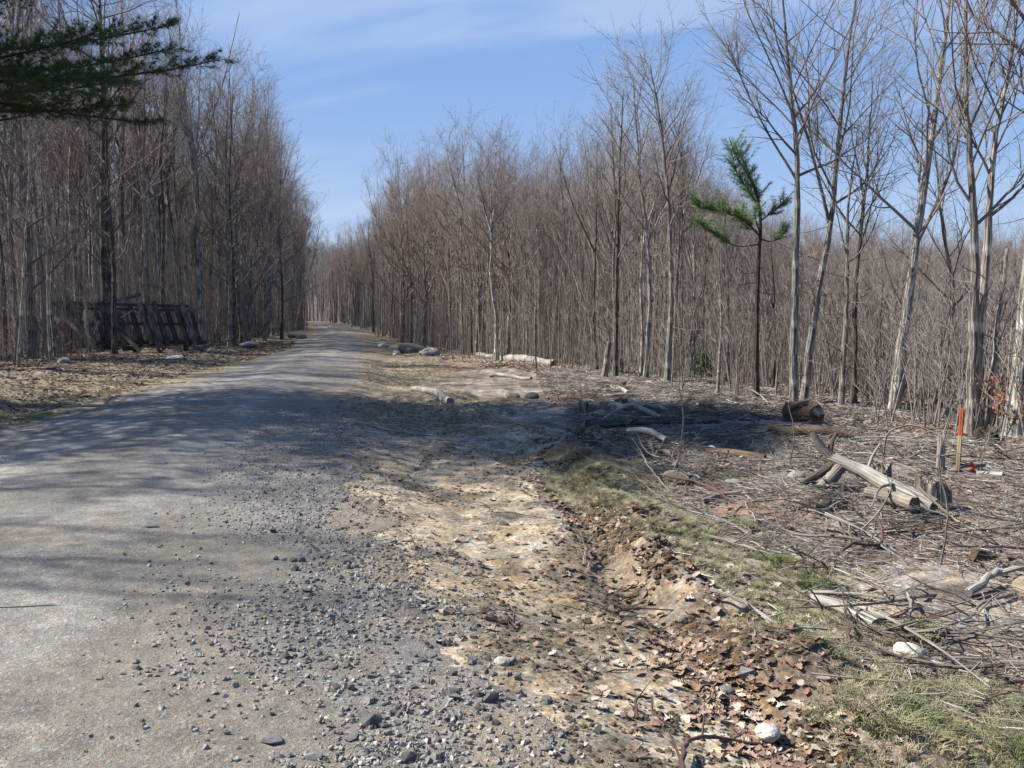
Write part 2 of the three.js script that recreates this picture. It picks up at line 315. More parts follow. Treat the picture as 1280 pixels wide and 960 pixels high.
function growTree(o) {
  const R = rng(o.seed), T = new GB(), K = new GB(), J = a => (R() - 0.5) * 2 * a;
  const pts = along(o.path, o.seg ?? 14), N = pts.length - 1, total = pts.reduce((s, p, k) => k ? s + p.distanceTo(pts[k - 1]) : 0, 0);
  const jig = o.jig ?? 0.02;
  for (let k = 1; k < N; k++) { pts[k].x += J(jig); pts[k].z += J(jig); }
  const rad = t => o.r0 * (1 - (o.taper ?? 0.88) * t) * (1 + 0.55 * Math.exp(-t * total / 0.16));
  T.tube(pts, pts.map((_, k) => rad(k / N)), o.sides ?? 7, { cap: !!o.snag, bump: (t, s) => 1 + (hash2(s, Math.floor(t * 40), o.seed) - 0.5) * 0.14 });
  const twigs = o.twigs ?? 6, subs = o.subs ?? 7;
  function grow(p, dir, len, r, level) {
    const n = level === 1 ? 5 : 3, q = [p.clone()], dd = dir.clone(), ds = [];
    for (let k = 0; k < n; k++) { dd.add(V3(J(0.20), J(0.14) + (level === 1 ? (o.lift ?? 0.10) : 0.07), J(0.20))).normalize(); ds.push(dd.clone()); q.push(q[k].clone().addScaledVector(dd, len / n)); }
    K.tube(q, q.map((_, k) => r * (1 - 0.75 * k / n)), level === 1 ? 4 : 3, { uv: false });
    const kids = level === 1 ? subs : twigs;
    for (let c = 0; c < kids; c++) {
      const t = level === 1 ? mix(0.22, 1, (c + R()) / kids) : mix(0.15, 1, (c + R()) / kids), f = Math.min(t * n, n - 0.001), s = Math.floor(f), at = q[s].clone().lerp(q[s + 1], f - s);
      const side = V3(J(1), J(1) + 0.25, J(1)).cross(ds[s]).normalize(), ang = c === kids - 1 ? 0.15 : 0.5 + R() * 0.45;
      const nd = ds[s].clone().multiplyScalar(Math.cos(ang)).addScaledVector(side, Math.sin(ang));
      if (level === 1) grow(at, nd, len * (0.52 - 0.24 * t) * (0.7 + 0.7 * R()) + 0.12, Math.max(0.0042, r * (0.5 - 0.2 * t)), 2);
      else K.spike(at, at.clone().addScaledVector(nd, (0.16 + 0.34 * R()) * (o.twigLen ?? 1)), o.twigR ?? 0.0036, [1, 1, 1]);
    }
  }
  const L = o.limbs ?? 18, spread = o.spread ?? 2.2;
  for (let k = 0; k < L; k++) {
    const t = mix(o.start ?? 0.38, o.snag ? 0.9 : 0.985, Math.pow((k + R()) / L, 0.9)), f = Math.min(t * N, N - 0.001), s = Math.floor(f), at = pts[s].clone().lerp(pts[s + 1], f - s);
    const az = k * 2.4 + R() * 1.2, el = (o.el ?? 0.75) + J(0.3) + 0.25 * t, shape = Math.sin(Math.PI * clamp(mix(0.30, 0.92, (t - (o.start ?? 0.38)) / (1 - (o.start ?? 0.38)))));
    grow(at, V3(Math.cos(az) * Math.cos(el), Math.sin(el), Math.sin(az) * Math.cos(el)), spread * (0.35 + 0.65 * shape) * (0.6 + 0.7 * R()), Math.min(rad(t) * 0.55, 0.034 * (o.limbR ?? 1)), 1);
  }
  // dead side shoots low on the bole
  for (let k = 0; k < (o.dead ?? 5); k++) {
    const t = mix(0.06, o.start ?? 0.38, R()), f = t * N, s = Math.floor(f), at = pts[s].clone().lerp(pts[s + 1], f - s), az = R() * 6.28;
    const e = at.clone().add(V3(Math.cos(az), 0.15 + J(0.4), Math.sin(az)).multiplyScalar(0.35 + 0.8 * R())), m = at.clone().lerp(e, 0.55).add(V3(J(0.05), J(0.07), J(0.05)));
    K.tube([at, m, e], [0.009, 0.006, 0.002], 3, { uv: false });
    for (let i = 0; i < 3; i++) K.spike(m, m.clone().add(V3(J(0.3), J(0.25), J(0.3))), 0.003, [1, 1, 1]);
  }
  for (const l of o.extra ?? []) { const q = along(l.map(v => v.clone()), 8), r = l.r ?? 0.03; T.tube(q, q.map((_, k) => r * (1 - 0.8 * k / 8)), 5); for (let c = 0; c < 9; c++) { const s = 2 + Math.floor(R() * 6), nd = q[s].clone().sub(q[s - 1]).normalize().add(V3(J(0.6), J(0.4) + 0.3, J(0.6))).normalize(); grow(q[s], nd, 0.5 + 0.7 * R(), 0.009, 1); } }
  return { T, K };
}
function treeThing(name, g, bark, twig, at, label, category, group) {
  const o = new THREE.Group(); part(o, 'trunk', g.Tg ??= g.T.build(), BARK[bark]); if (g.K.i.length) part(o, 'crown', g.Kg ??= g.K.build(), TWIG[twig]);
  o.position.copy(at); add(o, name); return tag(o, label, category, group);
}
console.log('forest');
const VAR = [];
for (let k = 0; k < 14; k++) {
  const R = rng(900 + k), h = 8.6 + 4.6 * R(), lean = 0.5, p = [V3(0, -0.25, 0)], ph = R() * 6.28;
  for (let s = 1; s <= 5; s++) p.push(V3(Math.cos(ph) * lean * (s / 5) ** 2 * R() + (R() - 0.5) * 0.22, h * s / 5, Math.sin(ph) * lean * (s / 5) ** 2 * R() + (R() - 0.5) * 0.22));
  const g = growTree({ path: p, r0: 0.050 + 0.055 * R(), seed: 77 + k, start: 0.38 + 0.22 * R(), limbs: 11 + Math.floor(R() * 5), spread: 1.35 + 0.9 * R(), subs: 6, twigs: 5, el: 0.62 + 0.4 * R(), twigR: 0.0045, dead: 6, taper: 0.93,
    extra: Array.from({ length: k % 3 === 2 ? 1 : 2 }, () => { const t = 0.44 + 0.24 * R(), f = t * 5, i = Math.floor(f), a = p[i].clone().lerp(p[Math.min(5, i + 1)], f - i), az = R() * 6.28, L = h * (0.92 - t) * (0.75 + 0.3 * R()), w = 0.16 + 0.16 * R(); a.y += 0.25 * (i === 0); return Object.assign([a, a.clone().add(V3(Math.cos(az) * L * w * 0.6, L * 0.45, Math.sin(az) * L * w * 0.6)), a.clone().add(V3(Math.cos(az) * L * w * 1.1, L, Math.sin(az) * L * w * 1.1))], { r: 0.028 + 0.02 * R() }); }) });
  g.h = h; VAR.push(g);
}
const barkKinds = ['pale', 'grey', 'pale', 'dark', 'grey', 'pale', 'dark', 'grey', 'pale', 'pale', 'dark', 'pale', 'grey', 'pale'], twigKinds = ['grey', 'brown', 'pale', 'brown', 'red', 'grey', 'grey', 'grey', 'pale', 'brown', 'brown', 'grey', 'red', 'grey'];
const barkLin = { pale: [0.42, 0.395, 0.36], grey: [0.31, 0.285, 0.26], dark: [0.145, 0.125, 0.11], white: [0.5, 0.48, 0.45] };
const seen = (x, d, m) => d > -2 && Math.abs(x) < 0.60 * d + m;
const spots = { left: [], right: [] };
{
  const R = rng(4242);
  for (let d = -6; d < 135; d += 1.55) for (let s = 0; s < 34; s += 1.6) {                      // across the clearing
    if (R() < 0.2 + 0.1 * smooth(40, 100, d)) continue;
    const dd = d + (R() - 0.5) * 1.4, ss = s + (R() - 0.5) * 1.5 + 0.5, x = edgeR(dd) + ss; if (!seen(x, dd, 4) || dd < 11) continue;
    if (dd < 19 && ss < 7 && R() < 0.72) continue;                                              // thinner wood by the stake
    spots.right.push({ x, d: dd, s: ss, score: ss * 2.2 + dd * 0.55, lim: lerpTable([[-0.20, 0.125], [-0.165, 0.155], [-0.12, 0.185], [-0.03, 0.18], [0.05, 0.18], [0.12, 0.215], [0.18, 0.20], [0.25, 0.13], [0.32, 0.085], [0.6, 0.07]], x / dd), h: 0.95 });
  }
  for (let d = -6; d < 135; d += 1.6) for (let s = 0; s < 32; s += 1.7) {                        // behind the rack
    if (R() < 0.22 + 0.33 * smooth(4, 12, s)) continue;
    const dd = d + (R() - 0.5) * 1.4, ss = s + (R() - 0.5) * 1.5 + 0.4, x = edgeL(dd) - ss;
    if (!seen(x, dd, 5) || dd < 16) continue;
    if (Math.abs(x + 15.2) < 3.4 && Math.abs(dd - 34.2) < 1.7) continue;
    spots.left.push({ x, d: dd, s: ss, score: ss * 2.2 + dd * 0.5, lim: lerpTable([[-0.60, 0.60], [-0.34, 0.42], [-0.30, 0.31], [-0.26, 0.235], [-0.23, 0.18], [-0.2, 0.12]], x / dd), h: mix(1.12, 1.42, R()) });
  }
}
const rest = [];
function plant(list, most, label, group) {
  const R = rng(list.length + 5); list.sort((a, b) => a.score - b.score);
  list.forEach((s, i) => {
    s.v = Math.floor(R() * VAR.length); s.turn = R() * 6.28; s.k = s.h * (0.82 + 0.36 * R()); if (s.lim) s.k = Math.min(s.k, (1.7 + s.lim * Math.hypot(s.x, s.d) - ground(s.x, s.d)) / VAR[s.v].h * (0.75 + 0.35 * R())); s.w = s.k * (0.9 + 0.35 * R());
    if (i >= most) { rest.push(s); return; }
    const bark = barkKinds[(s.v + Math.floor(R() * 5)) % 14], o = treeThing('bare_tree', VAR[s.v], bark, twigKinds[s.v], P(s.x, s.d), `${bark === 'grey' ? 'mid grey' : bark} barked ${label}`, 'tree', `${bark === 'grey' ? 'mid grey' : bark} barked ${group}`);
    o.rotation.set((R() - 0.5) * 0.07, s.turn, (R() - 0.5) * 0.07); o.scale.set(s.w, s.k, s.w);
  });
}
plant(spots.right, 150, 'slim leafless tree in the young woods beyond the stump clearing', 'leafless trees beyond the clearing');
plant(spots.left, 125, 'tall leafless tree in the dark woods behind the old wooden rack', 'leafless trees in the woods behind the rack');
{ // the same woods farther in, up the valley and on the ridge; the row beside the road that shades it
  const R = rng(77);
  for (let d = 135; d < 330; d += 3.6) for (let x = -190; x < 190; x += 3.6) { const xx = x + R() * 3, dd = d + R() * 3; if (!seen(xx, dd, 8) || (xx > roadL(dd) - 2.5 && xx < roadR(dd) + 2.5 && dd < 175)) continue; if (dd > 230 && R() < 0.35) continue; rest.push({ x: xx, d: dd, k: 0.95 + 0.4 * R(), w: 1.1 + 0.4 * R(), v: Math.floor(R() * 14), turn: R() * 6.28 }); }
  for (let d = 330; d < 560; d += 6.5) for (let x = -340; x < 340; x += 6.5) { const xx = x + R() * 6, dd = d + R() * 6; if (!seen(xx, dd, 8)) continue; rest.push({ x: xx, d: dd, k: 1 + 0.4 * R(), w: 1.5 + 0.4 * R(), v: Math.floor(R() * 14), turn: R() * 6.28 }); }
  for (const [x, d, k] of [[-11.5, 3.6, 0.95], [-12.4, 6.4, 1.0], [-15.5, 7.9, 1.2], [-13.6, 9.4, 1.0], [-17, 5.4, 1.25], [-19, 9.2, 1.3], [-21, 11.8, 1.4]]) rest.push({ x, d, k, w: k * 1.1, v: Math.floor(R() * 14), turn: R() * 6.28 });
}
const woods = new THREE.Group(); const twigLin = { grey: [0.26, 0.222, 0.20], red: [0.29, 0.205, 0.19], brown: [0.21, 0.175, 0.155], pale: [0.36, 0.32, 0.285] };
const woodsMat = mat('woods', { vertexColors: true });
VAR.forEach((g, v) => {
  const list = rest.filter(s => s.v === v); if (!list.length) return;
  const M = new GB(); M.add(g.T, barkLin[barkKinds[v]].map(c => c * 0.75)); M.add(g.K, twigLin[twigKinds[v]].map(c => c * 0.9));
  const im = new THREE.InstancedMesh(M.build(true), woodsMat, list.length), m = new THREE.Matrix4(), q = new THREE.Quaternion();
  list.forEach((s, i) => { q.setFromEuler(new THREE.Euler(0, s.turn, 0)); im.setMatrixAt(i, m.compose(P(s.x, s.d, -0.1), q, V3(s.w, s.k, s.w))); });
  im.name = 'woods_layer'; im.userData.kind = 'stuff'; woods.add(im);
});
tag(add(woods, 'distant_woods'), 'grey mass of leafless woods deep behind the first rows of trees', 'woods', null, 'stuff');
console.log('rest', rest.length);
// ------------------------------------------------------------------ trees one can pick out
const at3 = (d, list) => list.map(([x, y, dz = 0]) => V3(x, y, -(dz)));
function hero(name, x, d, rel, o, bark, twig, label, category = 'tree', group) {
  const path = [V3(0, -0.2, 0), ...rel.map(([a, b, c = 0]) => V3(a, b, c))];
  return treeThing(name, growTree({ path, sides: 10, seg: 22, jig: 0.012, ...o }), bark, twig, P(x, d), label, category, group);
}
hero('bare_tree', 6.93, 15.6, [[0.13, 1.3], [0.26, 3.0, 0.1], [0.52, 5.1], [0.75, 7.0, -0.1], [0.9, 9.2]], { r0: 0.105, seed: 11, start: 0.36, limbs: 18, spread: 2.2, subs: 8, twigs: 6, extra: [Object.assign([V3(0.26, 3.0, 0.1), V3(0.75, 4.4, 0.3), V3(0.95, 6.0, 0.2)], { r: 0.04 })] }, 'pale', 'pale', 'smooth pale grey tree leaning over, alone between the orange stake and the pine');
hero('bare_tree', 5.63, 16.6, [[0.14, 1.5], [0.42, 3.5], [0.5, 5.0, 0.1], [0.64, 6.5], [0.9, 8.6]], { r0: 0.082, seed: 12, start: 0.42, limbs: 20, spread: 2.4, subs: 8, twigs: 6, el: 0.6, extra: [Object.assign([V3(0.40, 3.5, 0), V3(-0.1, 5.0, 0.2), V3(-0.75, 6.8, 0.2)], { r: 0.04 })] }, 'grey', 'grey', 'grey tree forking at mid height, second of the pair behind the rotten stump chunk');
hero('bare_tree', 5.36, 16.3, [[-0.04, 2.2], [-0.1, 4.6, 0.1], [-0.25, 6.1], [-0.5, 8.4]], { r0: 0.085, seed: 13, start: 0.45, limbs: 20, spread: 2.5, subs: 8, twigs: 6, el: 0.55, extra: [Object.assign([V3(-0.08, 4.2, 0.1), V3(-0.8, 5.4, 0), V3(-1.5, 6.8, 0.1)], { r: 0.028 })] }, 'grey', 'grey', 'straight grey tree with wide drooping crown, first of the pair behind the rotten stump chunk');
hero('bare_tree', 6.1, 15.9, [[0.04, 2.2], [-0.02, 3.5, 0.1], [0.15, 5.2]], { r0: 0.055, seed: 14, start: 0.4, limbs: 13, spread: 1.5 }, 'grey', 'brown', 'thin grey tree standing just beyond the rotten stump chunk');
hero('bare_tree', 6.5, 16.3, [[-0.03, 2.4], [0.05, 4.2, 0.1], [0.14, 6.0]], { r0: 0.06, seed: 15, start: 0.4, limbs: 15, spread: 1.8 }, 'dark', 'grey', 'thin dark tree between the rotten stump chunk and the leaning pale tree');
hero('bare_tree', 6.66, 12.4, [[-0.03, 1.4], [-0.09, 2.6, 0.05], [-0.26, 4.0, 0.1], [-0.33, 5.4], [-0.36, 7.6]], { r0: 0.085, seed: 16, start: 0.42, limbs: 15, spread: 2.0, subs: 8, twigs: 6 }, 'grey', 'grey', 'slender grey tree with curved trunk, first of the clump behind the orange stake');
hero('bare_tree', 6.82, 12.45, [[-0.07, 1.2], [-0.03, 2.6], [-0.07, 3.8, 0.1], [0.08, 4.7], [0.2, 5.4], [0.28, 6.8]], { r0: 0.075, seed: 17, start: 0.4, limbs: 17, spread: 1.9, subs: 8, twigs: 6 }, 'pale', 'grey', 'pale forked tree in the middle of the clump behind the orange stake');
hero('dead_snag', 6.95, 12.5, [[0.06, 1.4], [0.16, 2.7]], { r0: 0.05, seed: 18, start: 0.5, limbs: 3, spread: 0.5, snag: true, taper: 0.6, subs: 2, twigs: 2 }, 'pale', 'pale', 'broken bare snag with splintered tip beside the forked tree behind the stake', 'snag');
hero('bare_tree', 7.05, 12.0, [[0.06, 1.0], [0.13, 2.6], [0.13, 4.0, 0.1], [0.02, 5.2], [-0.1, 6.6], [-0.15, 8]], { r0: 0.15, seed: 19, start: 0.45, limbs: 14, spread: 2.0, taper: 0.7 }, 'pale', 'grey', 'thick pale grey trunk, the stoutest tree beyond the orange stake');
hero('bare_tree', 8.1, 16.3, [[0.12, 1.4], [0.2, 2.1], [-0.1, 3.4, 0.1], [-0.3, 5.0]], { r0: 0.07, seed: 20, start: 0.4, limbs: 14, spread: 1.7 }, 'grey', 'grey', 'crooked grey tree kinked at head height behind the orange stake');
hero('bare_tree', 2.7, 22.4, [[0, 2.6], [0.04, 5.0], [0.12, 7.4]], { r0: 0.075, seed: 21, start: 0.36, limbs: 18, spread: 1.7 }, 'dark', 'brown', 'upright dark tree standing proud of the woods beside the broken post');
hero('bare_tree', 3.8, 21.1, [[0.08, 2.4], [-0.05, 4.6], [-0.25, 6.3], [-0.5, 7.6]], { r0: 0.08, seed: 22, start: 0.4, limbs: 18, spread: 1.9 }, 'grey', 'grey', 'grey tree with arching top between the broken post and the lopsided pine');
hero('bare_tree', 3.5, 22.4, [[0.05, 2.8], [-0.25, 5.4], [-0.45, 7.8]], { r0: 0.075, seed: 23, start: 0.4, limbs: 18, spread: 1.6 }, 'pale', 'pale', 'tall pale tree rising above its neighbours behind the dark fallen log');
[[-4.3, 41.8, 7.6, 31], [-2.9, 39.1, 7.2, 32], [-5.9, 46.5, 7.4, 33], [-1.5, 36.2, 7.0, 34], [-0.2, 33.5, 6.8, 35]].forEach(([x, d, h, s]) => hero('bare_tree', x, d, [[0.1, h * 0.3], [0.05, h * 0.6], [-0.1, h]], { r0: 0.10, seed: s, start: 0.24, limbs: 28, spread: 3.0, subs: 7, twigs: 6, el: 0.78, twigR: 0.005, taper: 0.95 }, 'grey', 'red', 'broad crowned maple with reddish buds at the edge of the woods by the road', 'tree', 'red budded maples along the woods edge'));
hero('bare_tree', -17.3, 37.2, [[-0.1, 3], [-0.05, 6.5], [0.1, 9.6], [0.1, 13], [0.1, 16]], { r0: 0.27, seed: 41, start: 0.52, limbs: 26, spread: 4.2, subs: 8, twigs: 6, el: 0.35, lift: 0.12, limbR: 2, twigR: 0.006 }, 'dark', 'brown', 'thick dark trunk towering over the old wooden rack');
hero('bare_tree', -18.2, 37.6, [[0.05, 4], [0.1, 8], [0.35, 12]], { r0: 0.16, seed: 42, start: 0.45, limbs: 18, spread: 2.6, limbR: 1.4 }, 'dark', 'brown', 'dark straight trunk close beside the towering trunk behind the rack');
hero('bare_tree', -13.6, 44.5, [[0.1, 2], [0.25, 4.2], [0.5, 7.5], [0.9, 11.4]], { r0: 0.12, seed: 43, start: 0.25, limbs: 22, spread: 3.4, subs: 8, twigs: 6, extra: [Object.assign([V3(0.1, 1.9, 0), V3(1.1, 4.2, 0.2), V3(2.4, 7.6, 0)], { r: 0.07 })] }, 'grey', 'red', 'forked grey tree leaning over the road verge past the old rack');
hero('birch_tree', -14.6, 25.4, [[0.2, 1.6], [0.36, 3.2], [0.62, 5.6], [0.7, 8.6]], { r0: 0.05, seed: 44, start: 0.5, limbs: 12, spread: 1.2 }, 'white', 'brown', 'slim white birch with a bend, at the verge before the old rack', 'birch');
hero('birch_tree', -14.6, 27.2, [[0.03, 2], [0.10, 4], [0.16, 8]], { r0: 0.045, seed: 45, start: 0.5, limbs: 12, spread: 1.2 }, 'white', 'brown', 'straight slim white birch at the verge before the old rack', 'birch');
hero('birch_tree', -18.1, 72, [[0.7, 3], [1.7, 6.2], [2.3, 9]], { r0: 0.10, seed: 46, start: 0.6, limbs: 12, spread: 1.6 }, 'white', 'brown', 'leaning white birch beside the far end of the road', 'birch');
for (const [x, d, s, b] of [[-16.2, 29.0, 47, 'grey'], [-14.4, 31.2, 48, 'dark'], [-12.7, 38.8, 49, 'grey'], [-13.3, 41.2, 50, 'dark'], [-13.9, 48.5, 51, 'grey'], [-14.2, 53.2, 52, 'dark']]) hero('bare_tree', x, d, [[0.1, 3.5], [0.0, 7], [0.3, 11.8]], { r0: 0.105, seed: s, start: 0.22, limbs: 24, spread: 3.0, subs: 8, twigs: 6, el: 0.5, twigR: 0.005 }, b, 'brown', 'twiggy leafless tree spreading low boughs at the verge near the old rack', 'tree', 'low boughed trees by the rack');

// ------------------------------------------------------------------ pines
const pineBark = mat('pine_bark', { map: barkM, bumpMap: barkB, bumpScale: 0.05, color: C(0.27, 0.20, 0.16) });
const needleM = mat('needles', { vertexColors: true, roughness: 0.75 });
function tuft(G, R, p, dir, n, len, w, dead) {
  for (let k = 0; k < n; k++) {
    const v = dir.clone().multiplyScalar(0.9).add(V3(R() - 0.5, R() - 0.5, R() - 0.5).multiplyScalar(1.7)).normalize(), g = 0.75 + 0.5 * R();
    G.blade(p, p.clone().addScaledVector(v, len * (0.7 + 0.5 * R())), w, dead ? [0.20 * g, 0.12 * g, 0.06 * g] : [0.15 * g, 0.25 * g, 0.065 * g]);
  }
}
function pineBough(B, G, R, p, dir, len, r, o) {
  const J = a => (R() - 0.5) * 2 * a, n = 7, q = [p.clone()], dd = dir.clone(), ds = [];
  for (let k = 0; k < n; k++) { dd.add(V3(J(0.10), J(0.06) + 0.035, J(0.10))).normalize(); ds.push(dd.clone()); q.push(q[k].clone().addScaledVector(dd, len / n)); }
  B.tube(q, q.map((_, k) => r * (1 - 0.8 * k / n)), 5);
  const kids = o.kids;
  for (let c = 0; c < kids; c++) {
    const t = mix(o.bare ?? 0.3, 1, (c + R()) / kids), f = Math.min(t * n, n - 0.001), s = Math.floor(f), a = q[s].clone().lerp(q[s + 1], f - s);
    const side = V3(J(1), J(0.35), J(1)).cross(ds[s]).normalize(), nd = ds[s].clone().multiplyScalar(0.75).addScaledVector(V3(0, 1, 0).cross(ds[s]).normalize(), (c % 2 ? 1 : -1) * (0.5 + 0.4 * R())).add(V3(0, 0.15 + J(0.2), 0)).addScaledVector(side, 0.2).normalize();
    const l = len * o.sub * (1.15 - 0.75 * t) * (0.7 + 0.6 * R()), e = a.clone().addScaledVector(nd, l);
    B.tube([a, a.clone().lerp(e, 0.5).add(V3(0, 0.03 * l, 0)), e], [0.008, 0.005, 0.003], 3, { uv: false });
    for (let u = 0; u < o.tufts; u++) { const k = mix(0.25, 1.02, (u + R()) / o.tufts), b = a.clone().lerp(e, k).add(V3(J(0.05), J(0.04), J(0.05)).multiplyScalar(o.sc ?? 1)); tuft(G, R, b, nd, o.needles, o.nl, o.nw); }
  }
}
{ // the tall pine beside the road: one low bough hangs into view, its crown shades the road
  const R = rng(501), B = new GB(), G = new GB(), tr = along([V3(0, -0.3, 0), V3(0.1, 5, 0.1), V3(-0.05, 10, 0), V3(0.1, 16.8, 0)], 22);
  B.tube(tr, tr.map((_, k) => 0.25 * (1 - 0.93 * k / 22) * (1 + 0.5 * Math.exp(-k))), 12);
  const T = new GB(); T.add(B); const L = new GB();
  for (let w = 0; w < 25; w++) {
    const t = w / 24, y = mix(5.0, 16.2, t), n = 5;
    for (let k = 0; k < n; k++) { const az = k / n * 6.28 + w * 1.7 + R() * 0.6, len = (y < 7.5 ? 3.6 : mix(4.6, 1.0, smooth(10.5, 16.2, y))) * (0.75 + 0.45 * R()), el = 0.12 + 0.35 * t; pineBough(L, G, R, V3(0, y + (R() - 0.5) * 0.3, 0), V3(Math.cos(az) * Math.cos(el), Math.sin(el), Math.sin(az) * Math.cos(el)), len, 0.035 * (1.2 - t * 0.7), { kids: y < 7.5 ? 9 : 17, sub: 0.34, tufts: 11, needles: 14, nl: 0.14, nw: 0.014, bare: 0.22, sc: 4.5 }); }
  }
  for (const [az, y, len, el, kids] of [[-0.03, 5.9, 6.5, -0.09, 40], [0.10, 5.3, 5.2, -0.14, 40], [-0.12, 6.4, 5.6, -0.10, 40], [0.05, 6.2, 5.2, -0.11, 36], [0.22, 5.6, 5.2, -0.16, 30], [0.0, 5.4, 5.0, -0.12, 34], [-0.07, 6.0, 5.6, -0.13, 36], [0.15, 6.1, 5.0, -0.12, 30], [-0.2, 5.8, 5.2, -0.12, 30]]) pineBough(L, G, R, V3(0.1, y, 0), V3(Math.cos(az) * Math.cos(el), Math.sin(el), Math.sin(az) * Math.cos(el)), len, 0.05, { kids, sub: 0.15, tufts: 9, needles: 26, nl: 0.14, nw: 0.006, bare: 0.34 });
  const o = new THREE.Group(); part(o, 'trunk', T.build(), pineBark); part(o, 'crown', L.build(), pineBark); part(o, 'needles', G.build(true), mat('needles_old_shaded', { vertexColors: true, roughness: 0.75, color: C(0.6, 0.58, 0.6) }));  // older needles, darkened further to put the shade of the boughs into their colour
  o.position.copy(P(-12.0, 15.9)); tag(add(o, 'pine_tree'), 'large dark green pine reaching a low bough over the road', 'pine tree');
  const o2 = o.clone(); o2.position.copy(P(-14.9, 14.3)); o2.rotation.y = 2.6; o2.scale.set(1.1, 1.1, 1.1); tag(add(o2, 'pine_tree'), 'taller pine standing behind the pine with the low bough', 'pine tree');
}
function boughAlong(B, G, R, pts, r, o) { // a bough laid along given points, tufts on its outer part
  const q = along(pts, 8), J = a => (R() - 0.5) * 2 * a; B.tube(q, q.map((_, k) => r * (1 - 0.75 * k / 8)), 5);
  for (let c = 0; c < o.kids; c++) {
    const t = mix(o.bare, 1, (c + R()) / o.kids) * 7.99, s = Math.floor(t), a = q[s].clone().lerp(q[s + 1], t - s), dir = q[s + 1].clone().sub(q[s]).normalize();
    const nd = dir.clone().multiplyScalar(0.6).add(V3(J(0.7), (o.lift ?? 0.35) + J(0.6), J(1.2))).normalize(), e = a.clone().addScaledVector(nd, o.l * (0.5 + 1.3 * R()));
    B.tube([a, e], [0.004, 0.002], 3, { uv: false }); for (let u = 0; u < 4; u++) tuft(G, R, a.clone().lerp(e, 0.3 + 0.25 * u), nd, 20, 0.11, 0.005);
  }
}
{
  const R = rng(66), T = new GB(), L = new GB(), G = new GB();
  const tr = along([V3(0, -0.2, 0), V3(-0.02, 1.5, 0), V3(-0.03, 2.6, 0.05), V3(0, 3.6, 0), V3(-0.16, 4.2, 0), V3(-0.5, 4.75, 0), V3(-0.66, 5.1, 0.05)], 24);
  T.tube(tr, tr.map((_, k) => (0.062 * (1 - 0.9 * Math.pow(k / 24, 0.8))) * (1 + 0.7 * Math.exp(-k * 0.9))), 9, { bump: (t, s) => 1 + 0.12 * (hash2(s, Math.floor(t * 30), 6) - 0.5) });
  const b = (pts, o) => boughAlong(L, G, R, pts.map(a => V3(...a)), 0.018, o);
  b([[0, 3.2, 0], [-0.35, 3.5, 0.1], [-0.8, 3.66, 0.15], [-1.28, 3.8, 0.1]], { kids: 95, bare: 0.12, l: 0.22 });
  b([[0, 3.05, 0], [-0.4, 3.02, -0.15], [-0.75, 3.2, -0.25], [-1.15, 3.5, -0.3]], { kids: 46, bare: 0.42, l: 0.2 });
  b([[0, 3.7, 0], [-0.25, 4.05, 0.1], [-0.5, 4.4, 0.1], [-0.62, 4.85, 0.1]], { kids: 66, bare: 0.12, l: 0.22, lift: 0.2 });
  b([[0, 3.6, 0], [-0.05, 4.1, -0.15], [-0.25, 4.5, -0.1], [-0.5, 4.95, -0.05]], { kids: 66, bare: 0.12, l: 0.22, lift: 0.15 });
  b([[0, 3.5, 0], [0.2, 3.65, 0.1], [0.42, 3.85, 0.2]], { kids: 24, bare: 0.2, l: 0.18 });
  b([[0, 3.15, 0], [0.25, 3.1, 0], [0.5, 3.3, 0.1]], { kids: 16, bare: 0.5, l: 0.18 });
  b([[0, 3.3, 0], [-0.1, 3.4, -0.4], [-0.15, 3.7, -0.85]], { kids: 14, bare: 0.4, l: 0.18 });
  b([[0, 3.3, 0], [-0.2, 3.45, 0.4], [-0.3, 3.6, 0.8]], { kids: 14, bare: 0.4, l: 0.18 });
  for (const [y, x, z] of [[2.3, -0.7, 0.2], [2.1, 0.6, 0.3], [1.8, -0.4, -0.5], [2.6, 0.5, -0.4], [2.5, -0.6, 0.5], [1.4, 0.3, 0.5]]) L.tube([V3(-0.02, y, 0), V3(x * 0.6, y - 0.05, z * 0.6), V3(x, y + 0.08, z)], [0.009, 0.006, 0.002], 3, { uv: false });
  const o = new THREE.Group(); part(o, 'trunk', T.build(), pineBark); part(o, 'crown', L.build(), pineBark); part(o, 'needles', G.build(true), needleM);
  o.position.copy(P(4.86, 17.1)); tag(add(o, 'pine_tree'), 'small lopsided pine with sparse green boughs at the edge of the clearing', 'pine tree');
}
function seedling(x, d, h, label, group) {
  const R = rng(Math.floor(x * 91 + d * 7) + 900), L = new GB(), G = new GB(), T = new GB(); T.tube([V3(0, -0.05, 0), V3(0.02, h * 0.5, 0), V3(0, h, 0.02)], [0.014, 0.01, 0.004], 5);
  for (let k = 0; k < 16; k++) { const y = mix(0.15, 0.95, k / 16) * h, az = k * 2.4, l = h * 0.36 * (1.1 - y / h); boughAlong(L, G, R, [V3(0, y, 0), V3(Math.cos(az) * l * 0.5, y + l * 0.15, Math.sin(az) * l * 0.5), V3(Math.cos(az) * l, y + l * 0.4, Math.sin(az) * l)], 0.005, { kids: 5, bare: 0.25, l: 0.08, lift: 0.3 }); }
  const o = new THREE.Group(); part(o, 'trunk', T.build(), pineBark); part(o, 'crown', L.build(), pineBark); part(o, 'needles', G.build(true), needleM); o.position.copy(P(x, d)); tag(add(o, 'pine_seedling'), label, 'seedling', group);
}
seedling(5.0, 22.5, 0.8, 'little green pine seedling among the trunks near the lopsided pine');
seedling(3.1, 25.5, 0.55, 'tiny green pine seedling in the slash behind the broken post');
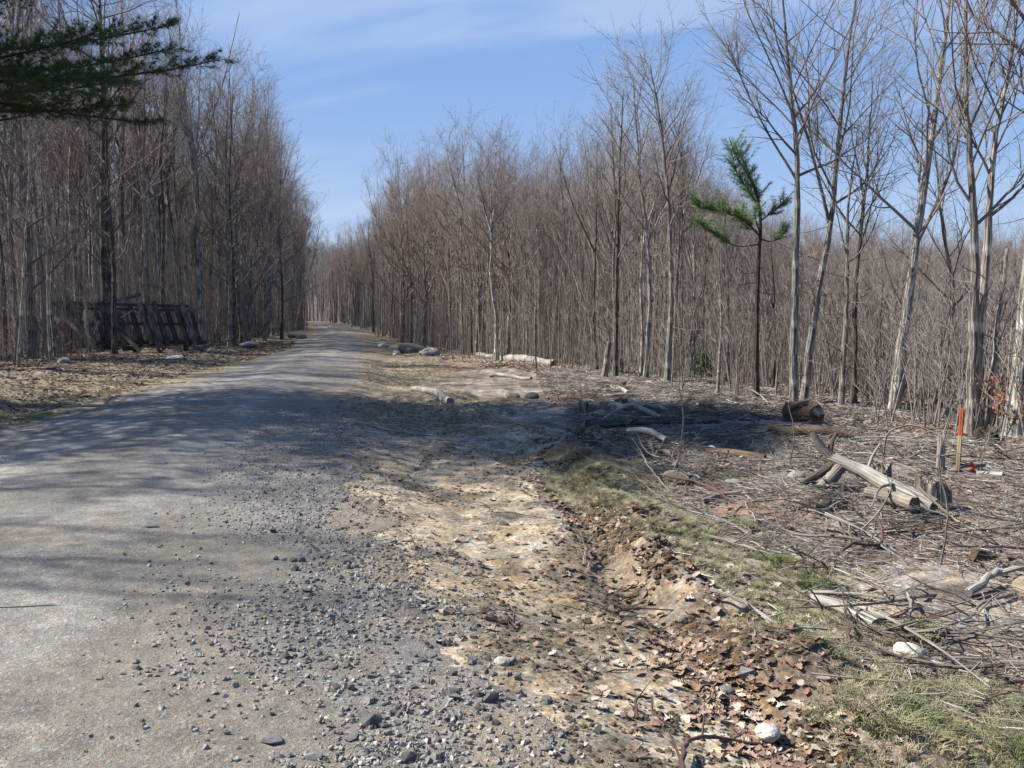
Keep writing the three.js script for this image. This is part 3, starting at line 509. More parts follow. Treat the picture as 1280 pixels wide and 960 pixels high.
{ // young beech that kept its rusty leaves
  const R = rng(15), T = new GB(), F = new GB();
  T.tube([V3(0, -0.1, 0), V3(0.03, 0.4, 0), V3(0, 0.9, 0)], [0.012, 0.008, 0.003], 5);
  for (let k = 0; k < 26; k++) { const y = 0.3 + 0.55 * R(), a = R() * 6.28, l = 0.15 + 0.3 * R(), e = V3(Math.cos(a) * l, y + 0.08, Math.sin(a) * l); T.tube([V3(0.01, y, 0), e], [0.004, 0.002], 3, { uv: false }); for (let u = 0; u < 7; u++) { const p = e.clone().multiplyScalar(1).add(V3(R() - 0.5, R() - 0.5, R() - 0.5).multiplyScalar(0.16)), q = p.clone().add(V3((R() - 0.5) * 0.07, -0.05 * R(), (R() - 0.5) * 0.07)), g = 0.7 + 0.6 * R(); F.blade(p, q, 0.035, [0.34 * g, 0.12 * g, 0.05 * g]); } }
  const o = new THREE.Group(); part(o, 'stem', T.build(), TWIG.grey); part(o, 'leaves', F.build(true), mat('beech_leaf', { vertexColors: true })); o.position.copy(P(6.75, 11.7)); tag(add(o, 'beech_sapling'), 'small sapling holding rust red dead leaves before the thick pale trunk', 'sapling');
}
// ------------------------------------------------------------------ the old wooden rack in the trees
{
  const woodDark = [1.0, 0.6, 1.9].map((k, i) => mat('old_plank_' + i, { map: woodMap, bumpMap: woodMap, bumpScale: 0.006, color: C(0.17 * k * 1.2, 0.155 * k * 1.2, 0.145 * k * 1.2) }));
  const rust = mat('rust', { map: woodMap, color: C(0.28, 0.12, 0.07), roughness: 0.9, side: THREE.DoubleSide });
  const o = new THREE.Group(), R = rng(321), plank = (name, a, b, w, t, m) => { const G = new GB(), l = a.distanceTo(b); G.box(0, 0, 0, w, l, t); const s = part(o, name, G.build(), m ?? woodDark[Math.floor(R() * 3)]); s.position.copy(a).lerp(b, 0.5); s.quaternion.setFromUnitVectors(V3(0, 1, 0), b.clone().sub(a).normalize()); return s; };
  // side facing the road: slats nailed to two rails, racked over
  const n = 15;
  for (let k = 0; k < n; k++) { const x = mix(-2.35, 2.55, k / (n - 1)) + (R() - 0.5) * 0.08; if (k === 4 || k === 7) continue; plank('slat', V3(x, 0.30 + (R() - 0.5) * 0.14, 0.10), V3(x - 0.48 - R() * 0.16, 1.92 + (R() - 0.5) * 0.22, -0.16), 0.15 + 0.07 * R(), 0.028); }
  plank('top_rail', V3(-2.9, 1.97, -0.18), V3(2.2, 1.82, -0.2), 0.13, 0.07); plank('bottom_rail', V3(-2.6, 0.40, 0.02), V3(2.8, 0.42, 0.05), 0.14, 0.08); plank('middle_rail', V3(-2.7, 1.15, -0.12), V3(2.3, 1.12, -0.11), 0.11, 0.06);
  // the far side and the ends
  for (let k = 0; k < 11; k++) { const x = mix(-2.5, 2.3, k / 10) + (R() - 0.5) * 0.1; plank('slat', V3(x, 0.2, -1.55), V3(x - 0.42, 1.7 + 0.2 * R(), -1.72), 0.16, 0.028); }
  plank('top_rail', V3(-2.8, 1.75, -1.78), V3(2.0, 1.66, -1.76), 0.12, 0.07); plank('bottom_rail', V3(-2.6, 0.32, -1.62), V3(2.5, 0.34, -1.6), 0.14, 0.08);
  for (const [x, h] of [[2.5, 1.85], [-2.75, 2.0], [-0.2, 1.95]]) { plank('crosspiece', V3(x - 0.42, h * 0.9, -0.26), V3(x - 0.42, h * 0.88, -1.7), 0.1, 0.06); plank('sill', V3(x, 0.16, 0.2), V3(x, 0.16, -1.8), 0.16, 0.18); }
  for (const x of [-2.2, 2.1]) for (const z of [0.0, -1.6]) plank('post', V3(x, 0.0 - 0.15, z), V3(x, 0.45, z), 0.16, 0.14);
  plank('loose_board', V3(-2.1, 0.1, 0.42), V3(-1.0, 1.35, 0.05), 0.17, 0.025); plank('loose_board', V3(0.5, 0.06, 0.5), V3(-0.6, 1.1, 0.12), 0.15, 0.025); plank('loose_board', V3(-1.4, 0.1, 0.6), V3(-1.7, 1.7, 0.0), 0.16, 0.025); plank('loose_board', V3(-0.9, 0.05, 0.7), V3(-2.6, 1.5, 0.1), 0.14, 0.025); plank('loose_board', V3(-2.9, 0.1, 0.3), V3(-2.5, 2.35, -0.4), 0.15, 0.03); plank('loose_board', V3(-1.9, 1.75, -0.1), V3(0.3, 2.3, -0.5), 0.14, 0.03); plank('loose_board', V3(1.2, 0.05, 0.45), V3(0.7, 1.5, 0.0), 0.13, 0.025);
  // rusty hood folded over the end
  const sh = new THREE.CylinderGeometry(0.75, 0.75, 1.5, 18, 3, true, 0.2, 2.3), sp = sh.attributes.position; for (let k = 0; k < sp.count; k++) { sp.setXYZ(k, sp.getX(k) + 0.06 * hash2(k, 1), sp.getY(k) + 0.08 * hash2(k, 2), sp.getZ(k) + 0.06 * hash2(k, 3)); } sh.computeVertexNormals();
  const hood = part(o, 'rusty_hood', sh, rust); hood.rotation.set(1.3, 0.3, 1.1); hood.position.set(-2.75, 0.75, -0.5); hood.userData.label = 'rusty bent sheet metal hood at the end of the rack';
  const hood2 = part(o, 'rusty_plate', sh, rust); hood2.rotation.set(0.4, 0.2, 0.2); hood2.scale.set(0.6, 0.75, 0.6); hood2.position.set(-2.8, 1.45, -0.9);
  o.position.copy(P(-15.1, 34.2, 0.02)); o.rotation.y = 0.10; tag(add(o, 'wagon_rack'), 'collapsed dark wooden wagon rack with leaning slats among the roadside trees', 'wagon rack');
}
// ------------------------------------------------------------------ logs, stumps, stakes
const woodRep = woodMap.clone(); woodRep.repeat.set(2.2, 1.1); woodRep.needsUpdate = true;
const WOOD = { grey: mat('wood_grey', { map: woodRep, bumpMap: woodRep, bumpScale: 0.012, color: C(0.88, 0.84, 0.78) }), mid: mat('wood_mid', { map: woodRep, bumpMap: woodRep, bumpScale: 0.014, color: C(0.62, 0.55, 0.47) }), dark: mat('wood_dark', { map: barkM, bumpMap: barkB, bumpScale: 0.03, color: C(0.27, 0.22, 0.18) }), rot: mat('wood_rot', { map: woodRep, bumpMap: woodRep, bumpScale: 0.02, color: C(0.40, 0.27, 0.18) }), red: mat('wood_red', { map: woodRep, color: C(0.27, 0.16, 0.13) }), cut: mat('wood_cut', { map: woodRep, color: C(0.80, 0.62, 0.40) }) };
function logGeometry(pts, r0, r1, seed, sides = 14) {
  const G = new GB(), n = 30, q = along(pts, n);
  G.tube(q, q.map((_, k) => mix(r0, r1, k / n) * (1 + (hash2(k, seed) - 0.5) * 0.07)), sides, { cap: true, dome: -0.25, bump: (t, s) => (1 + 0.24 * (hash2(s, 0, seed) - 0.5) + 0.26 * (vnoise(s * 1.1, t * 7, seed) - 0.5) + 0.12 * (hash2(s, Math.floor(t * 30), seed + 4) - 0.5)) * (t < 0.02 || t > 0.98 ? 0.86 + 0.2 * hash2(s, 7, seed) : 1) });
  return G.build();
}
function lie(name, a, b, r0, r1, m, label, category = 'log', group, o = {}) { // lies on the ground from a to b, following it
  const n = 5, pts = [], seed = Math.floor(a[0] * 131 + a[1] * 17) & 1023; for (let k = 0; k <= n; k++) { const t = k / n, x = mix(a[0], b[0], t), d = mix(a[1], b[1], t), sag = 4 * t * (1 - t); pts.push(V3(x + (hash2(k, seed) - 0.5) * (o.bend ?? 0.05), (o.level ? mix(ground(...a), ground(...b), t) : ground(x, d)) + mix(r0, r1, t) * (o.sink ?? 0.72) + (o.lift ?? 0) * sag + mix(o.up0 ?? 0, o.up1 ?? 0, t), -d)); }
  const base = V3(pts[0].x, ground(...a), pts[0].z), g = new THREE.Group(); part(g, 'stem', logGeometry(pts.map(p => p.sub(base)), r0, r1, seed, r0 > 0.05 ? 14 : 7), m);
  for (const [t, dx, dy, dz, r] of o.stubs ?? []) { const f = t * n, s = Math.min(n - 1, Math.floor(f)), p = pts[s].clone().lerp(pts[s + 1], f - s); part(g, 'broken_limb', logGeometry([p, p.clone().add(V3(dx * 0.5, dy * 0.6, dz * 0.5)), p.clone().add(V3(dx, dy, dz))], r, r * 0.55, seed + 9, 7), m); }
  g.position.copy(base); return tag(add(g, name), label, category, group);
}
lie('fallen_log', [-0.30, 31.6], [1.38, 28.9], 0.15, 0.12, WOOD.grey, 'stout grey log lying along the foot of the woods', 'log', null, { lift: 0.02, stubs: [[0.05, -0.1, 0.25, 0.1, 0.05], [0.6, 0.1, -0.1, 0.3, 0.03]] });
lie('fallen_log', [-1.35, 33.0], [-0.32, 32.0], 0.10, 0.10, WOOD.grey, 'short pale log end to end with the stout grey log by the woods');
lie('fallen_log', [-2.32, 19.6], [-1.15, 16.9], 0.062, 0.095, WOOD.grey, 'pale barkless log lying on the grassy verge near the road', 'log', null, { bend: 0.14 });
lie('fallen_log', [1.16, 13.1], [3.3, 13.5], 0.10, 0.075, WOOD.dark, 'long dark log half in the shade at the middle of the clearing', 'log', null, { stubs: [[0.3, 0.1, 0.12, 0.3, 0.025]] });
lie('fallen_pole', [3.25, 13.52], [4.9, 13.05], 0.05, 0.035, WOOD.mid, 'thin grey pole continuing from the end of the long dark log', 'pole');
lie('fallen_log', [3.62, 12.1], [4.80, 11.95], 0.085, 0.09, WOOD.rot, 'brown mossy log lying before the rotten stump chunk', 'log', null, { bend: 0.06 });
lie('fallen_pole', [4.25, 12.75], [5.75, 11.7], 0.045, 0.035, WOOD.grey, 'pale barkless pole crossing behind the brown mossy log', 'pole');
lie('fallen_pole', [5.0, 11.65], [5.02, 9.9], 0.055, 0.04, WOOD.dark, 'dark slim trunk lying down towards the orange stake', 'pole', null, { bend: 0.02 });
lie('fallen_pole', [5.15, 11.9], [6.3, 11.7], 0.035, 0.03, WOOD.grey, 'pale pole lying level behind the orange stake', 'pole');
lie('fallen_pole', [1.65, 15.2], [2.35, 13.9], 0.055, 0.04, WOOD.grey, 'pale crooked branch resting in the slash behind the dark log', 'branch', null, { lift: 0.10, bend: 0.2 });
lie('fallen_pole', [1.5, 14.1], [2.7, 14.9], 0.035, 0.045, WOOD.grey, 'arched grey branch lying by the split stump', 'branch', null, { lift: 0.16 });
lie('fallen_pole', [-0.6, 24.6], [0.5, 23.0], 0.06, 0.05, WOOD.grey, 'bleached log half sunk in the slash before the stout log', 'log');
lie('fallen_pole', [-2.35, 12.9], [-1.15, 12.3], 0.022, 0.016, WOOD.grey, 'straight grey stick lying in the pine shadow by the road', 'stick');
lie('fallen_pole', [6.9, 12.6], [7.9, 12.9], 0.03, 0.03, WOOD.grey, 'level pale pole propped between trunks beyond the stake', 'pole', null, { up0: 0.42, up1: 0.45 });
// bleached log with its root end broken up, lying against the stump
{
  const g = new THREE.Group(), b = P(3.2, 8.75), L = (x, d, up) => P(x, d, up).sub(b), pt = (name, pts, r0, r1, m, s) => part(g, name, logGeometry(pts, r0, r1, s), m);
  pt('stem', [L(3.16, 8.62, 0.33), L(3.38, 8.42, 0.27), L(3.62, 8.1, 0.16), L(3.86, 7.78, 0.08)], 0.05, 0.085, WOOD.grey, 5);
  pt('lower_stem', [L(3.42, 8.2, 0.08), L(3.56, 7.95, 0.09), L(3.66, 7.72, 0.10)], 0.05, 0.075, WOOD.mid, 6);
  pt('root', [L(3.22, 8.57, 0.30), L(3.12, 8.63, 0.42), L(3.05, 8.67, 0.55)], 0.055, 0.03, WOOD.mid, 7); pt('root', [L(3.2, 8.6, 0.30), L(3.24, 8.66, 0.45), L(3.32, 8.75, 0.56)], 0.035, 0.012, WOOD.red, 8);
  pt('root', [L(3.28, 8.5, 0.24), L(3.15, 8.42, 0.13), L(3.02, 8.34, 0.02)], 0.06, 0.045, WOOD.mid, 9); pt('root', [L(3.22, 8.55, 0.26), L(3.06, 8.54, 0.14), L(2.9, 8.53, 0.02)], 0.05, 0.035, WOOD.dark, 10);
  pt('broken_limb', [L(3.46, 8.3, 0.27), L(3.56, 8.42, 0.42), L(3.66, 8.5, 0.55)], 0.02, 0.008, WOOD.grey, 11); pt('broken_limb', [L(3.6, 8.05, 0.2), L(3.42, 7.9, 0.2), L(3.22, 7.6, 0.1)], 0.016, 0.007, WOOD.mid, 12);
  g.position.copy(b); tag(add(g, 'fallen_log'), 'bleached log with broken upturned root end leaning on the ragged stump', 'log');
}
function stump(x, d, r, h, m, seed, label, cat = 'stump', o = {}) {
  const n = 56, rows = 10, pos = [], uv = [], idx = [], topY = a => h * (0.74 + 0.4 * (vnoise(Math.cos(a) * 1.4 + 5, Math.sin(a) * 1.4 + 5, seed) - 0.3) + (o.jag ?? 0.25) * (vnoise(Math.cos(a) * 4.5 + 9, Math.sin(a) * 4.5 + 9, seed) - 0.5));
  for (let j = 0; j <= rows; j++) for (let i = 0; i <= n; i++) { const a = (i % n) / n * 6.2832, t = j / rows, rr = r * (1 + 0.75 * Math.exp(-t * 5) * (0.5 + vnoise(Math.cos(a) * 2 + 5, Math.sin(a) * 2 + 5, seed))) * (1 + 0.16 * (fbm(i * 0.45, t * 0.8, 3, seed) - 0.5) + 0.10 * (hash2(i % n, 0, seed) - 0.5)) * (1 - 0.12 * t); pos.push(Math.cos(a) * rr, topY(a) * t - 0.08 * (1 - t), Math.sin(a) * rr); uv.push(a * r, t * h); if (i && j) { const k = j * (n + 1) + i, u = k - n - 2; idx.push(u, k - 1, u + 1, u + 1, k - 1, k); } }
  const S = new THREE.BufferGeometry(); S.setAttribute('position', new THREE.Float32BufferAttribute(pos, 3)); S.setAttribute('uv', new THREE.Float32BufferAttribute(uv, 2)); S.setIndex(idx); S.computeVertexNormals();
  const tp = [], tu = [], ti = []; for (let j = 0; j <= 4; j++) for (let i = 0; i < n; i++) { const a = i / n * 6.2832, t = j / 4, k0 = (rows * (n + 1) + i) * 3; tp.push(pos[k0] * (1 - t), mix(pos[k0 + 1] - 0.012, h * (o.hollow ?? 0.55) + h * 0.15 * hash2(i, j, seed), smooth(0, 0.5, t)), pos[k0 + 2] * (1 - t)); tu.push(tp.at(-3), tp.at(-1)); if (j) { const A = (j - 1) * n + i, B = (j - 1) * n + (i + 1) % n; ti.push(A, A + n, B, B, A + n, B + n); } }
  const T = new THREE.BufferGeometry(); T.setAttribute('position', new THREE.Float32BufferAttribute(tp, 3)); T.setAttribute('uv', new THREE.Float32BufferAttribute(tu, 2)); T.setIndex(ti); T.computeVertexNormals();
  const g = new THREE.Group(); part(g, 'bark', S, m); part(g, 'cut_top', T, o.top ?? WOOD.mid); g.position.copy(P(x, d)); g.rotation.set(o.rx ?? 0, o.ry ?? 0, o.rz ?? 0); if (o.up) g.position.y += o.up; return tag(add(g, name_of(cat)), label, cat);
}
function name_of(cat) { return { stump: 'tree_stump', 'stump chunk': 'stump_chunk' }[cat] ?? 'tree_stump'; }
const stumpBark = mat('stump_bark', { map: barkM, bumpMap: barkB, bumpScale: 0.05, color: C(0.52, 0.455, 0.40) });
stump(4.08, 8.25, 0.18, 0.34, stumpBark, 3, 'ragged grey stump with splintered top just before the orange stake', 'stump', { jag: 0.18, hollow: 0.7 });
stump(3.78, 8.75, 0.11, 0.36, stumpBark, 8, 'narrow splintered stump standing behind the bleached log', 'stump', { jag: 0.12, hollow: 0.75 });
{ // a rotten chunk of trunk lying end on
  const g = new THREE.Group(), b = P(4.85, 14.2); part(g, 'stem', logGeometry([V3(-0.20, 0.20, -0.22), V3(0.0, 0.22, 0.0), V3(0.13, 0.24, 0.2)], 0.19, 0.17, 91, 18), WOOD.rot);
  const f = part(g, 'weathered_face', roundStone(61, 0.4, 0.5), WOOD.grey); f.scale.set(0.30, 0.30, 0.30); f.rotation.set(0.9, 0.4, -0.5); f.position.set(0.14, 0.30, 0.14);
  part(g, 'bark_flap', logGeometry([V3(-0.02, 0.10, 0.26), V3(0.15, 0.08, 0.24), V3(0.33, 0.07, 0.16)], 0.06, 0.04, 93), WOOD.rot); part(g, 'bark_flap', logGeometry([V3(-0.26, 0.30, 0), V3(-0.16, 0.40, 0.1), V3(0.02, 0.46, 0.14)], 0.05, 0.03, 95), WOOD.mid);
  g.position.copy(b); tag(add(g, 'stump_chunk'), 'rotten brown stump chunk tipped on its side at the woods edge', 'stump chunk');
}
stump(1.28, 14.9, 0.12, 0.22, stumpBark, 33, 'low split stump with white broken wood above the dark log', 'stump', { jag: 0.8, top: WOOD.grey });
stump(1.95, 15.3, 0.13, 0.2, stumpBark, 36, 'low sawn stump with dark end beside the split stump', 'stump', { jag: 0.1, top: WOOD.dark });
stump(3.5, 15.5, 0.14, 0.16, stumpBark, 39, 'low weathered stump between the dark log and the small pine', 'stump', { jag: 0.5 });
stump(6.6, 11.9, 0.16, 0.2, mat('burnt', { map: barkM, bumpMap: barkB, bumpScale: 0.05, color: C(0.12, 0.10, 0.09) }), 44, 'blackened low stump at the foot of the clump behind the stake', 'stump', { jag: 0.7, top: WOOD.dark });
hero('broken_post', 2.45, 22.9, [[0.06, 0.45], [0.13, 0.95]], { r0: 0.095, seed: 71, start: 0.8, limbs: 0, dead: 0, snag: true, taper: 0.25 }, 'grey', 'grey', 'short broken trunk standing like a post before the woods', 'snag');
{ // survey stake
  const g = new THREE.Group(), G = new GB(); const bevel = (w, h, t, y) => { const s = new THREE.Shape([new THREE.Vector2(-w / 2, -t / 2), new THREE.Vector2(w / 2, -t / 2), new THREE.Vector2(w / 2, t / 2), new THREE.Vector2(-w / 2, t / 2)]), e = new THREE.ExtrudeGeometry(s, { depth: h, bevelEnabled: true, bevelSize: 0.002, bevelThickness: 0.002, bevelSegments: 1 }); e.rotateX(-Math.PI / 2); e.translate(0, y, 0); return e; };
  part(g, 'shaft', bevel(0.05, 0.60, 0.036, -0.15), WOOD.cut); part(g, 'orange_top', bevel(0.0515, 0.30, 0.0375, 0.455), mat('marker_orange', { map: woodRep, color: C(1.15, 0.26, 0.045), roughness: 0.7 })).userData.label = 'top of the stake sprayed fluorescent orange';
  g.position.copy(P(5.1, 9.75)); g.rotation.set(0.02, 0.85, -0.05); tag(add(g, 'survey_stake'), 'wooden survey stake with orange painted top beside the grey post', 'stake');
  const r = new THREE.PlaneGeometry(0.16, 0.07, 12, 6), q = r.attributes.position; for (let k = 0; k < q.count; k++) q.setXYZ(k, q.getX(k) + 0.03 * (hash2(k, 1) - 0.5), q.getY(k) + 0.04 * (hash2(k, 3) - 0.5), 0.07 * (vnoise(q.getX(k) * 40, q.getY(k) * 40, 4) - 0.5)); r.computeVertexNormals();
  const f = new THREE.Mesh(r, mat('ribbon_orange', { color: C(0.75, 0.13, 0.035), roughness: 0.5, side: THREE.DoubleSide })); f.position.copy(P(5.24, 9.7, 0.07)); f.rotation.set(-0.5, 0.3, 1.2); tag(add(f, 'flagging_ribbon'), 'crumpled orange ribbon on the ground at the foot of the stake', 'ribbon');
}
stump(4.95, 9.85, 0.045, 0.46, WOOD.grey, 52, 'weathered grey post stub standing right beside the survey stake', 'stump', { jag: 0.35 });
// ------------------------------------------------------------------ sticks and branches
function stick(name, list, r, m, label, category = 'branch', group) {
  const base = P(list[0][0], list[0][1]), q = along(list.map(([x, d, up = 0]) => P(x, d, up + r * 0.7).sub(base)), 14), G = new GB(), s = Math.floor(Math.abs(list[0][0] * 77 + list[0][1] * 13)) + 1;
  q.forEach((p, k) => { p.x += (hash2(k, s) - 0.5) * r * 1.2; p.y += (hash2(k, s + 1) - 0.5) * r * 1.2; });
  G.tube(q, q.map((_, k) => r * (1 - 0.55 * k / 14) * (0.9 + 0.2 * hash2(k, s + 5))), 7, { cap: true });
  for (let k = 3; k < 13; k += 3) if (hash2(k, s + 9) > 0.45) { const a = q[k], d = q[k + 1].clone().sub(q[k - 1]).normalize(), e = a.clone().addScaledVector(d, r * 9).add(V3((hash2(k, s + 2) - 0.5) * r * 18, r * 9 * hash2(k, s + 3), (hash2(k, s + 4) - 0.5) * r * 18)); G.tube([a, a.clone().lerp(e, 0.5), e], [r * 0.5, r * 0.35, r * 0.15], 5); }
  const o = new THREE.Mesh(G.build(), m); o.position.copy(base); return tag(add(o, name), label, category, group);
}
stick('root', [[0.62, 3.0], [0.66, 3.2, 0.03], [0.72, 3.38, 0.05], [0.86, 3.52, 0.05], [1.07, 3.56, 0.02]], 0.013, WOOD.red, 'purple brown root curving over the leaves beside the white rock', 'root');
stick('root', [[0.55, 3.62], [0.56, 3.74, 0.05], [0.63, 3.78, 0.06], [0.62, 3.64, 0.03], [0.75, 3.60]], 0.009, WOOD.red, 'small looped root lying on the sand near the curved root', 'root');
stick('branch', [[1.23, 5.2, 0.06], [1.38, 5.05, 0.10], [1.5, 4.88, 0.05], [1.6, 4.76, 0]], 0.013, WOOD.grey, 'pale bent branch lying on the turned earth of the ditch bank');
stick('branch', [[0.52, 6.15], [0.56, 6.35, 0.06], [0.58, 6.6, 0.02]], 0.016, WOOD.mid, 'short split stick standing out of the leaves at the ditch');
stick('branch', [[-3.2, 4.52], [-2.75, 4.56, 0.01], [-2.35, 4.66]], 0.009, WOOD.mid, 'long thin dry stalk lying on the packed gravel road', 'stick');
stick('branch', [[-0.14, 4.66], [0.0, 4.63], [0.04, 4.64]], 0.012, WOOD.dark, 'dark stubby stick lying on the bare sand', 'stick');
stick('branch', [[-0.54, 4.76], [-0.42, 4.80], [-0.34, 4.82]], 0.009, WOOD.grey, 'pale stubby stick at the edge of the gravel and the sand', 'stick');
stick('branch', [[1.86, 4.62], [1.92, 4.8, 0.06], [2.08, 5.25, 0.05]], 0.012, WOOD.red, 'thin reddish branch rising beside the tuft near the white shell rock');
stick('branch', [[2.34, 4.95], [2.42, 5.1, 0.08], [2.52, 5.4, 0.04]], 0.014, WOOD.grey, 'pale stick pointing away by the green tuft');
stick('branch', [[1.52, 6.75, 0.02], [1.75, 6.5, 0.05], [2.0, 6.3, 0.02]], 0.012, WOOD.grey, 'long grey branch lying across the grassy strip');
stick('branch', [[2.45, 6.35], [2.62, 6.5, 0.06], [2.86, 6.55, 0.05], [2.95, 6.85, 0.22]], 0.017, WOOD.red, 'crooked red brown branch before the bleached log');
stick('branch', [[2.55, 6.9, 0.1], [2.8, 6.95, 0.05], [3.2, 7.3, 0.22], [3.45, 7.7, 0.34]], 0.012, WOOD.mid, 'grey branch slanting up against the bleached log');
stick('branch', [[3.7, 7.75, 0.26], [3.86, 7.55, 0.1], [3.95, 7.4, 0.0]], 0.016, WOOD.cut, 'freshly split pale stick leaning on the ragged stump', 'stick');
stick('branch', [[2.9, 5.35], [3.2, 5.55, 0.07], [3.6, 5.7, 0.06]], 0.028, WOOD.grey, 'weathered grey branch lying beside the pale buried stone');
stick('branch', [[1.62, 8.75], [1.48, 9.1, 0.12], [1.36, 9.6, 0.34]], 0.012, WOOD.grey, 'thin grey branch slanting up from the grass patch');
stick('branch', [[1.66, 8.8], [1.76, 9.0, 0.16], [1.9, 9.3, 0.30]], 0.010, WOOD.mid, 'second thin branch crossing at the edge of the grass patch');
stick('bent_sapling', [[4.75, 10.9], [4.78, 10.85, 0.28], [5.0, 10.8, 0.44], [5.2, 10.3, 0.34], [5.26, 9.6, 0.14]], 0.014, WOOD.mid, 'thin sapling bowed over in an arch before the stake', 'sapling');
stick('bent_sapling', [[5.1, 10.2], [5.12, 10.2, 0.3], [5.3, 10.4, 0.55], [5.6, 10.8, 0.72], [5.75, 10.9, 0.70]], 0.011, WOOD.mid, 'thin sapling arching up behind the orange top of the stake', 'sapling');
stick('bent_sapling', [[5.4, 9.9], [5.6, 10.1, 0.25], [5.85, 10.4, 0.6]], 0.010, WOOD.mid, 'thin twig slanting up from the foot of the stake', 'twig');
for (const [x, d, h, s] of [[3.05, 6.0, 1.05, 1], [4.05, 6.6, 0.9, 2], [3.42, 4.9, 0.8, 3], [2.05, 10.4, 1.3, 4], [3.2, 9.8, 1.0, 5], [4.25, 7.0, 1.1, 6]]) stick('bare_sapling', [[x, d], [x + 0.03, d, h * 0.4], [x - 0.02, d + 0.05, h * 0.7], [x + 0.05, d + 0.05, h]], 0.008, WOOD.mid, 'thin upright leafless shoot growing out of the slash', 'shoot', 'upright shoots in the clearing');
{ // loose branches strewn over the clearing: a few forked kinds, each laid down once
  const kinds = [], R = rng(808), J = a => (R() - 0.5) * 2 * a;
  for (let k = 0; k < 8; k++) {
    const G = new GB(), L = 0.55 + 0.9 * R(), q = along([V3(-L / 2, 0.02, 0), V3(-L / 6, 0.05 + J(0.03), J(0.10)), V3(L / 6, 0.03 + 0.06 * R(), J(0.12)), V3(L / 2, 0.02 + 0.14 * R(), J(0.1))], 9), r = 0.008 + 0.010 * R();
    G.tube(q, q.map((_, i) => r * (1 - 0.7 * i / 9)), 6, { cap: true });
    for (let c = 0; c < 6; c++) { const i = 2 + Math.floor(R() * 7), e = q[i].clone().add(V3(0.1 + 0.2 * R(), 0.02 + 0.13 * R(), J(0.28))), m = q[i].clone().lerp(e, 0.5).add(V3(0, J(0.02), J(0.03))); G.tube([q[i], m, e], [r * 0.5, r * 0.35, 0.0015], 4); for (let u = 0; u < 2; u++) G.spike(m, m.clone().add(V3(0.05 + 0.1 * R(), J(0.06), J(0.1))), 0.0025, [1, 1, 1]); }
    kinds.push(G.build());
  }
  const ms = [WOOD.mid, WOOD.grey, WOOD.mid, WOOD.red, WOOD.grey]; let n = 0;
  for (let k = 0; k < 900 && n < 240; k++) {
    const d = 4.2 + 15 * R() ** 1.25, x = mix(ditchX(Math.min(d, 12)) + 0.9, edgeR(d), R()); if (Math.abs(x) > 0.62 * d + 0.5) continue; n++;
    const w = Math.floor(R() * 5), tone = ['weathered brown', 'bleached grey', 'weathered brown', 'dark reddish', 'bleached grey'][w], o = new THREE.Mesh(kinds[n % 8], ms[w]); o.position.copy(P(x, d, 0.0)); o.rotation.set(J(0.25), R() * 6.28, J(0.14)); o.scale.setScalar(0.6 + 0.7 * R());
    tag(add(o, 'branch'), `small forked ${tone} branch strewn in the slash of the clearing`, 'branch', `${tone} branches strewn over the clearing`);
  }
  for (let k = 0; k < 34; k++) { const d = 3.6 + 9 * R(), x = mix(roadR(d) + 0.1, ditchX(d), R()); const o = new THREE.Mesh(kinds[k % 8], k % 3 ? WOOD.mid : WOOD.dark); o.position.copy(P(x, d, -0.012)); o.rotation.set(J(0.1), R() * 6.28, 0); o.scale.setScalar(0.25 + 0.3 * R()); tag(add(o, 'twig'), 'short dry twig lying on the scraped sand beside the gravel', 'twig', 'twigs on the sand'); }
}
// ------------------------------------------------------------------ rocks
function roundStone(seed, flat = 0.62, rough = 0.22) {
  const g = new THREE.IcosahedronGeometry(0.5, 4), p = g.attributes.position, v = V3();
  for (let k = 0; k < p.count; k++) { v.fromBufferAttribute(p, k); const n = fbm(v.x * 2.4 + seed, v.y * 2.4 + v.z * 1.9 + 9, 3, seed) - 0.5, m = fbm(v.x * 7 + 3, v.z * 7 + v.y * 5, 3, seed + 5) - 0.5; v.multiplyScalar(1 + n * rough * 2.4 + m * rough * 0.5); p.setXYZ(k, v.x, v.y * flat, v.z * (0.72 + 0.2 * hash2(seed, 3))); }
  g.computeVertexNormals(); return g;
}
function chipStone(seed, flat = 0.45) {
  const R = rng(seed), pts = []; for (let k = 0; k < 13; k++) { const a = R() * 6.28, y = R() * 2 - 1, r = Math.sqrt(1 - y * y * 0.8) * (0.7 + 0.3 * R()); pts.push(V3(Math.cos(a) * r * 0.5, y * flat * 0.5, Math.sin(a) * r * 0.5 * 0.72)); }
  const g = new ConvexGeometry(pts); const p = g.attributes.position, uv = []; for (let k = 0; k < p.count; k++) uv.push(p.getX(k) + p.getY(k) * 0.6, p.getZ(k) + p.getY(k) * 0.4); g.setAttribute('uv', new THREE.Float32BufferAttribute(uv, 2)); return g;
}
const ST = { white: mat('stone_white', { map: stoneMap, bumpMap: stoneMap, bumpScale: 0.01, color: C(1.75, 1.68, 1.52) }), tan: mat('stone_tan', { map: stoneMap, bumpMap: stoneMap, bumpScale: 0.01, color: C(0.86, 0.72, 0.50) }), grey: mat('stone_grey', { map: stoneMap, bumpMap: stoneMap, bumpScale: 0.012, color: C(0.76, 0.74, 0.70) }), slate: mat('stone_slate', { map: stoneMap, bumpMap: stoneMap, bumpScale: 0.006, color: C(0.52, 0.51, 0.50) }), dark: mat('stone_dark', { map: stoneMap, bumpMap: stoneMap, bumpScale: 0.008, color: C(0.32, 0.315, 0.31) }) };
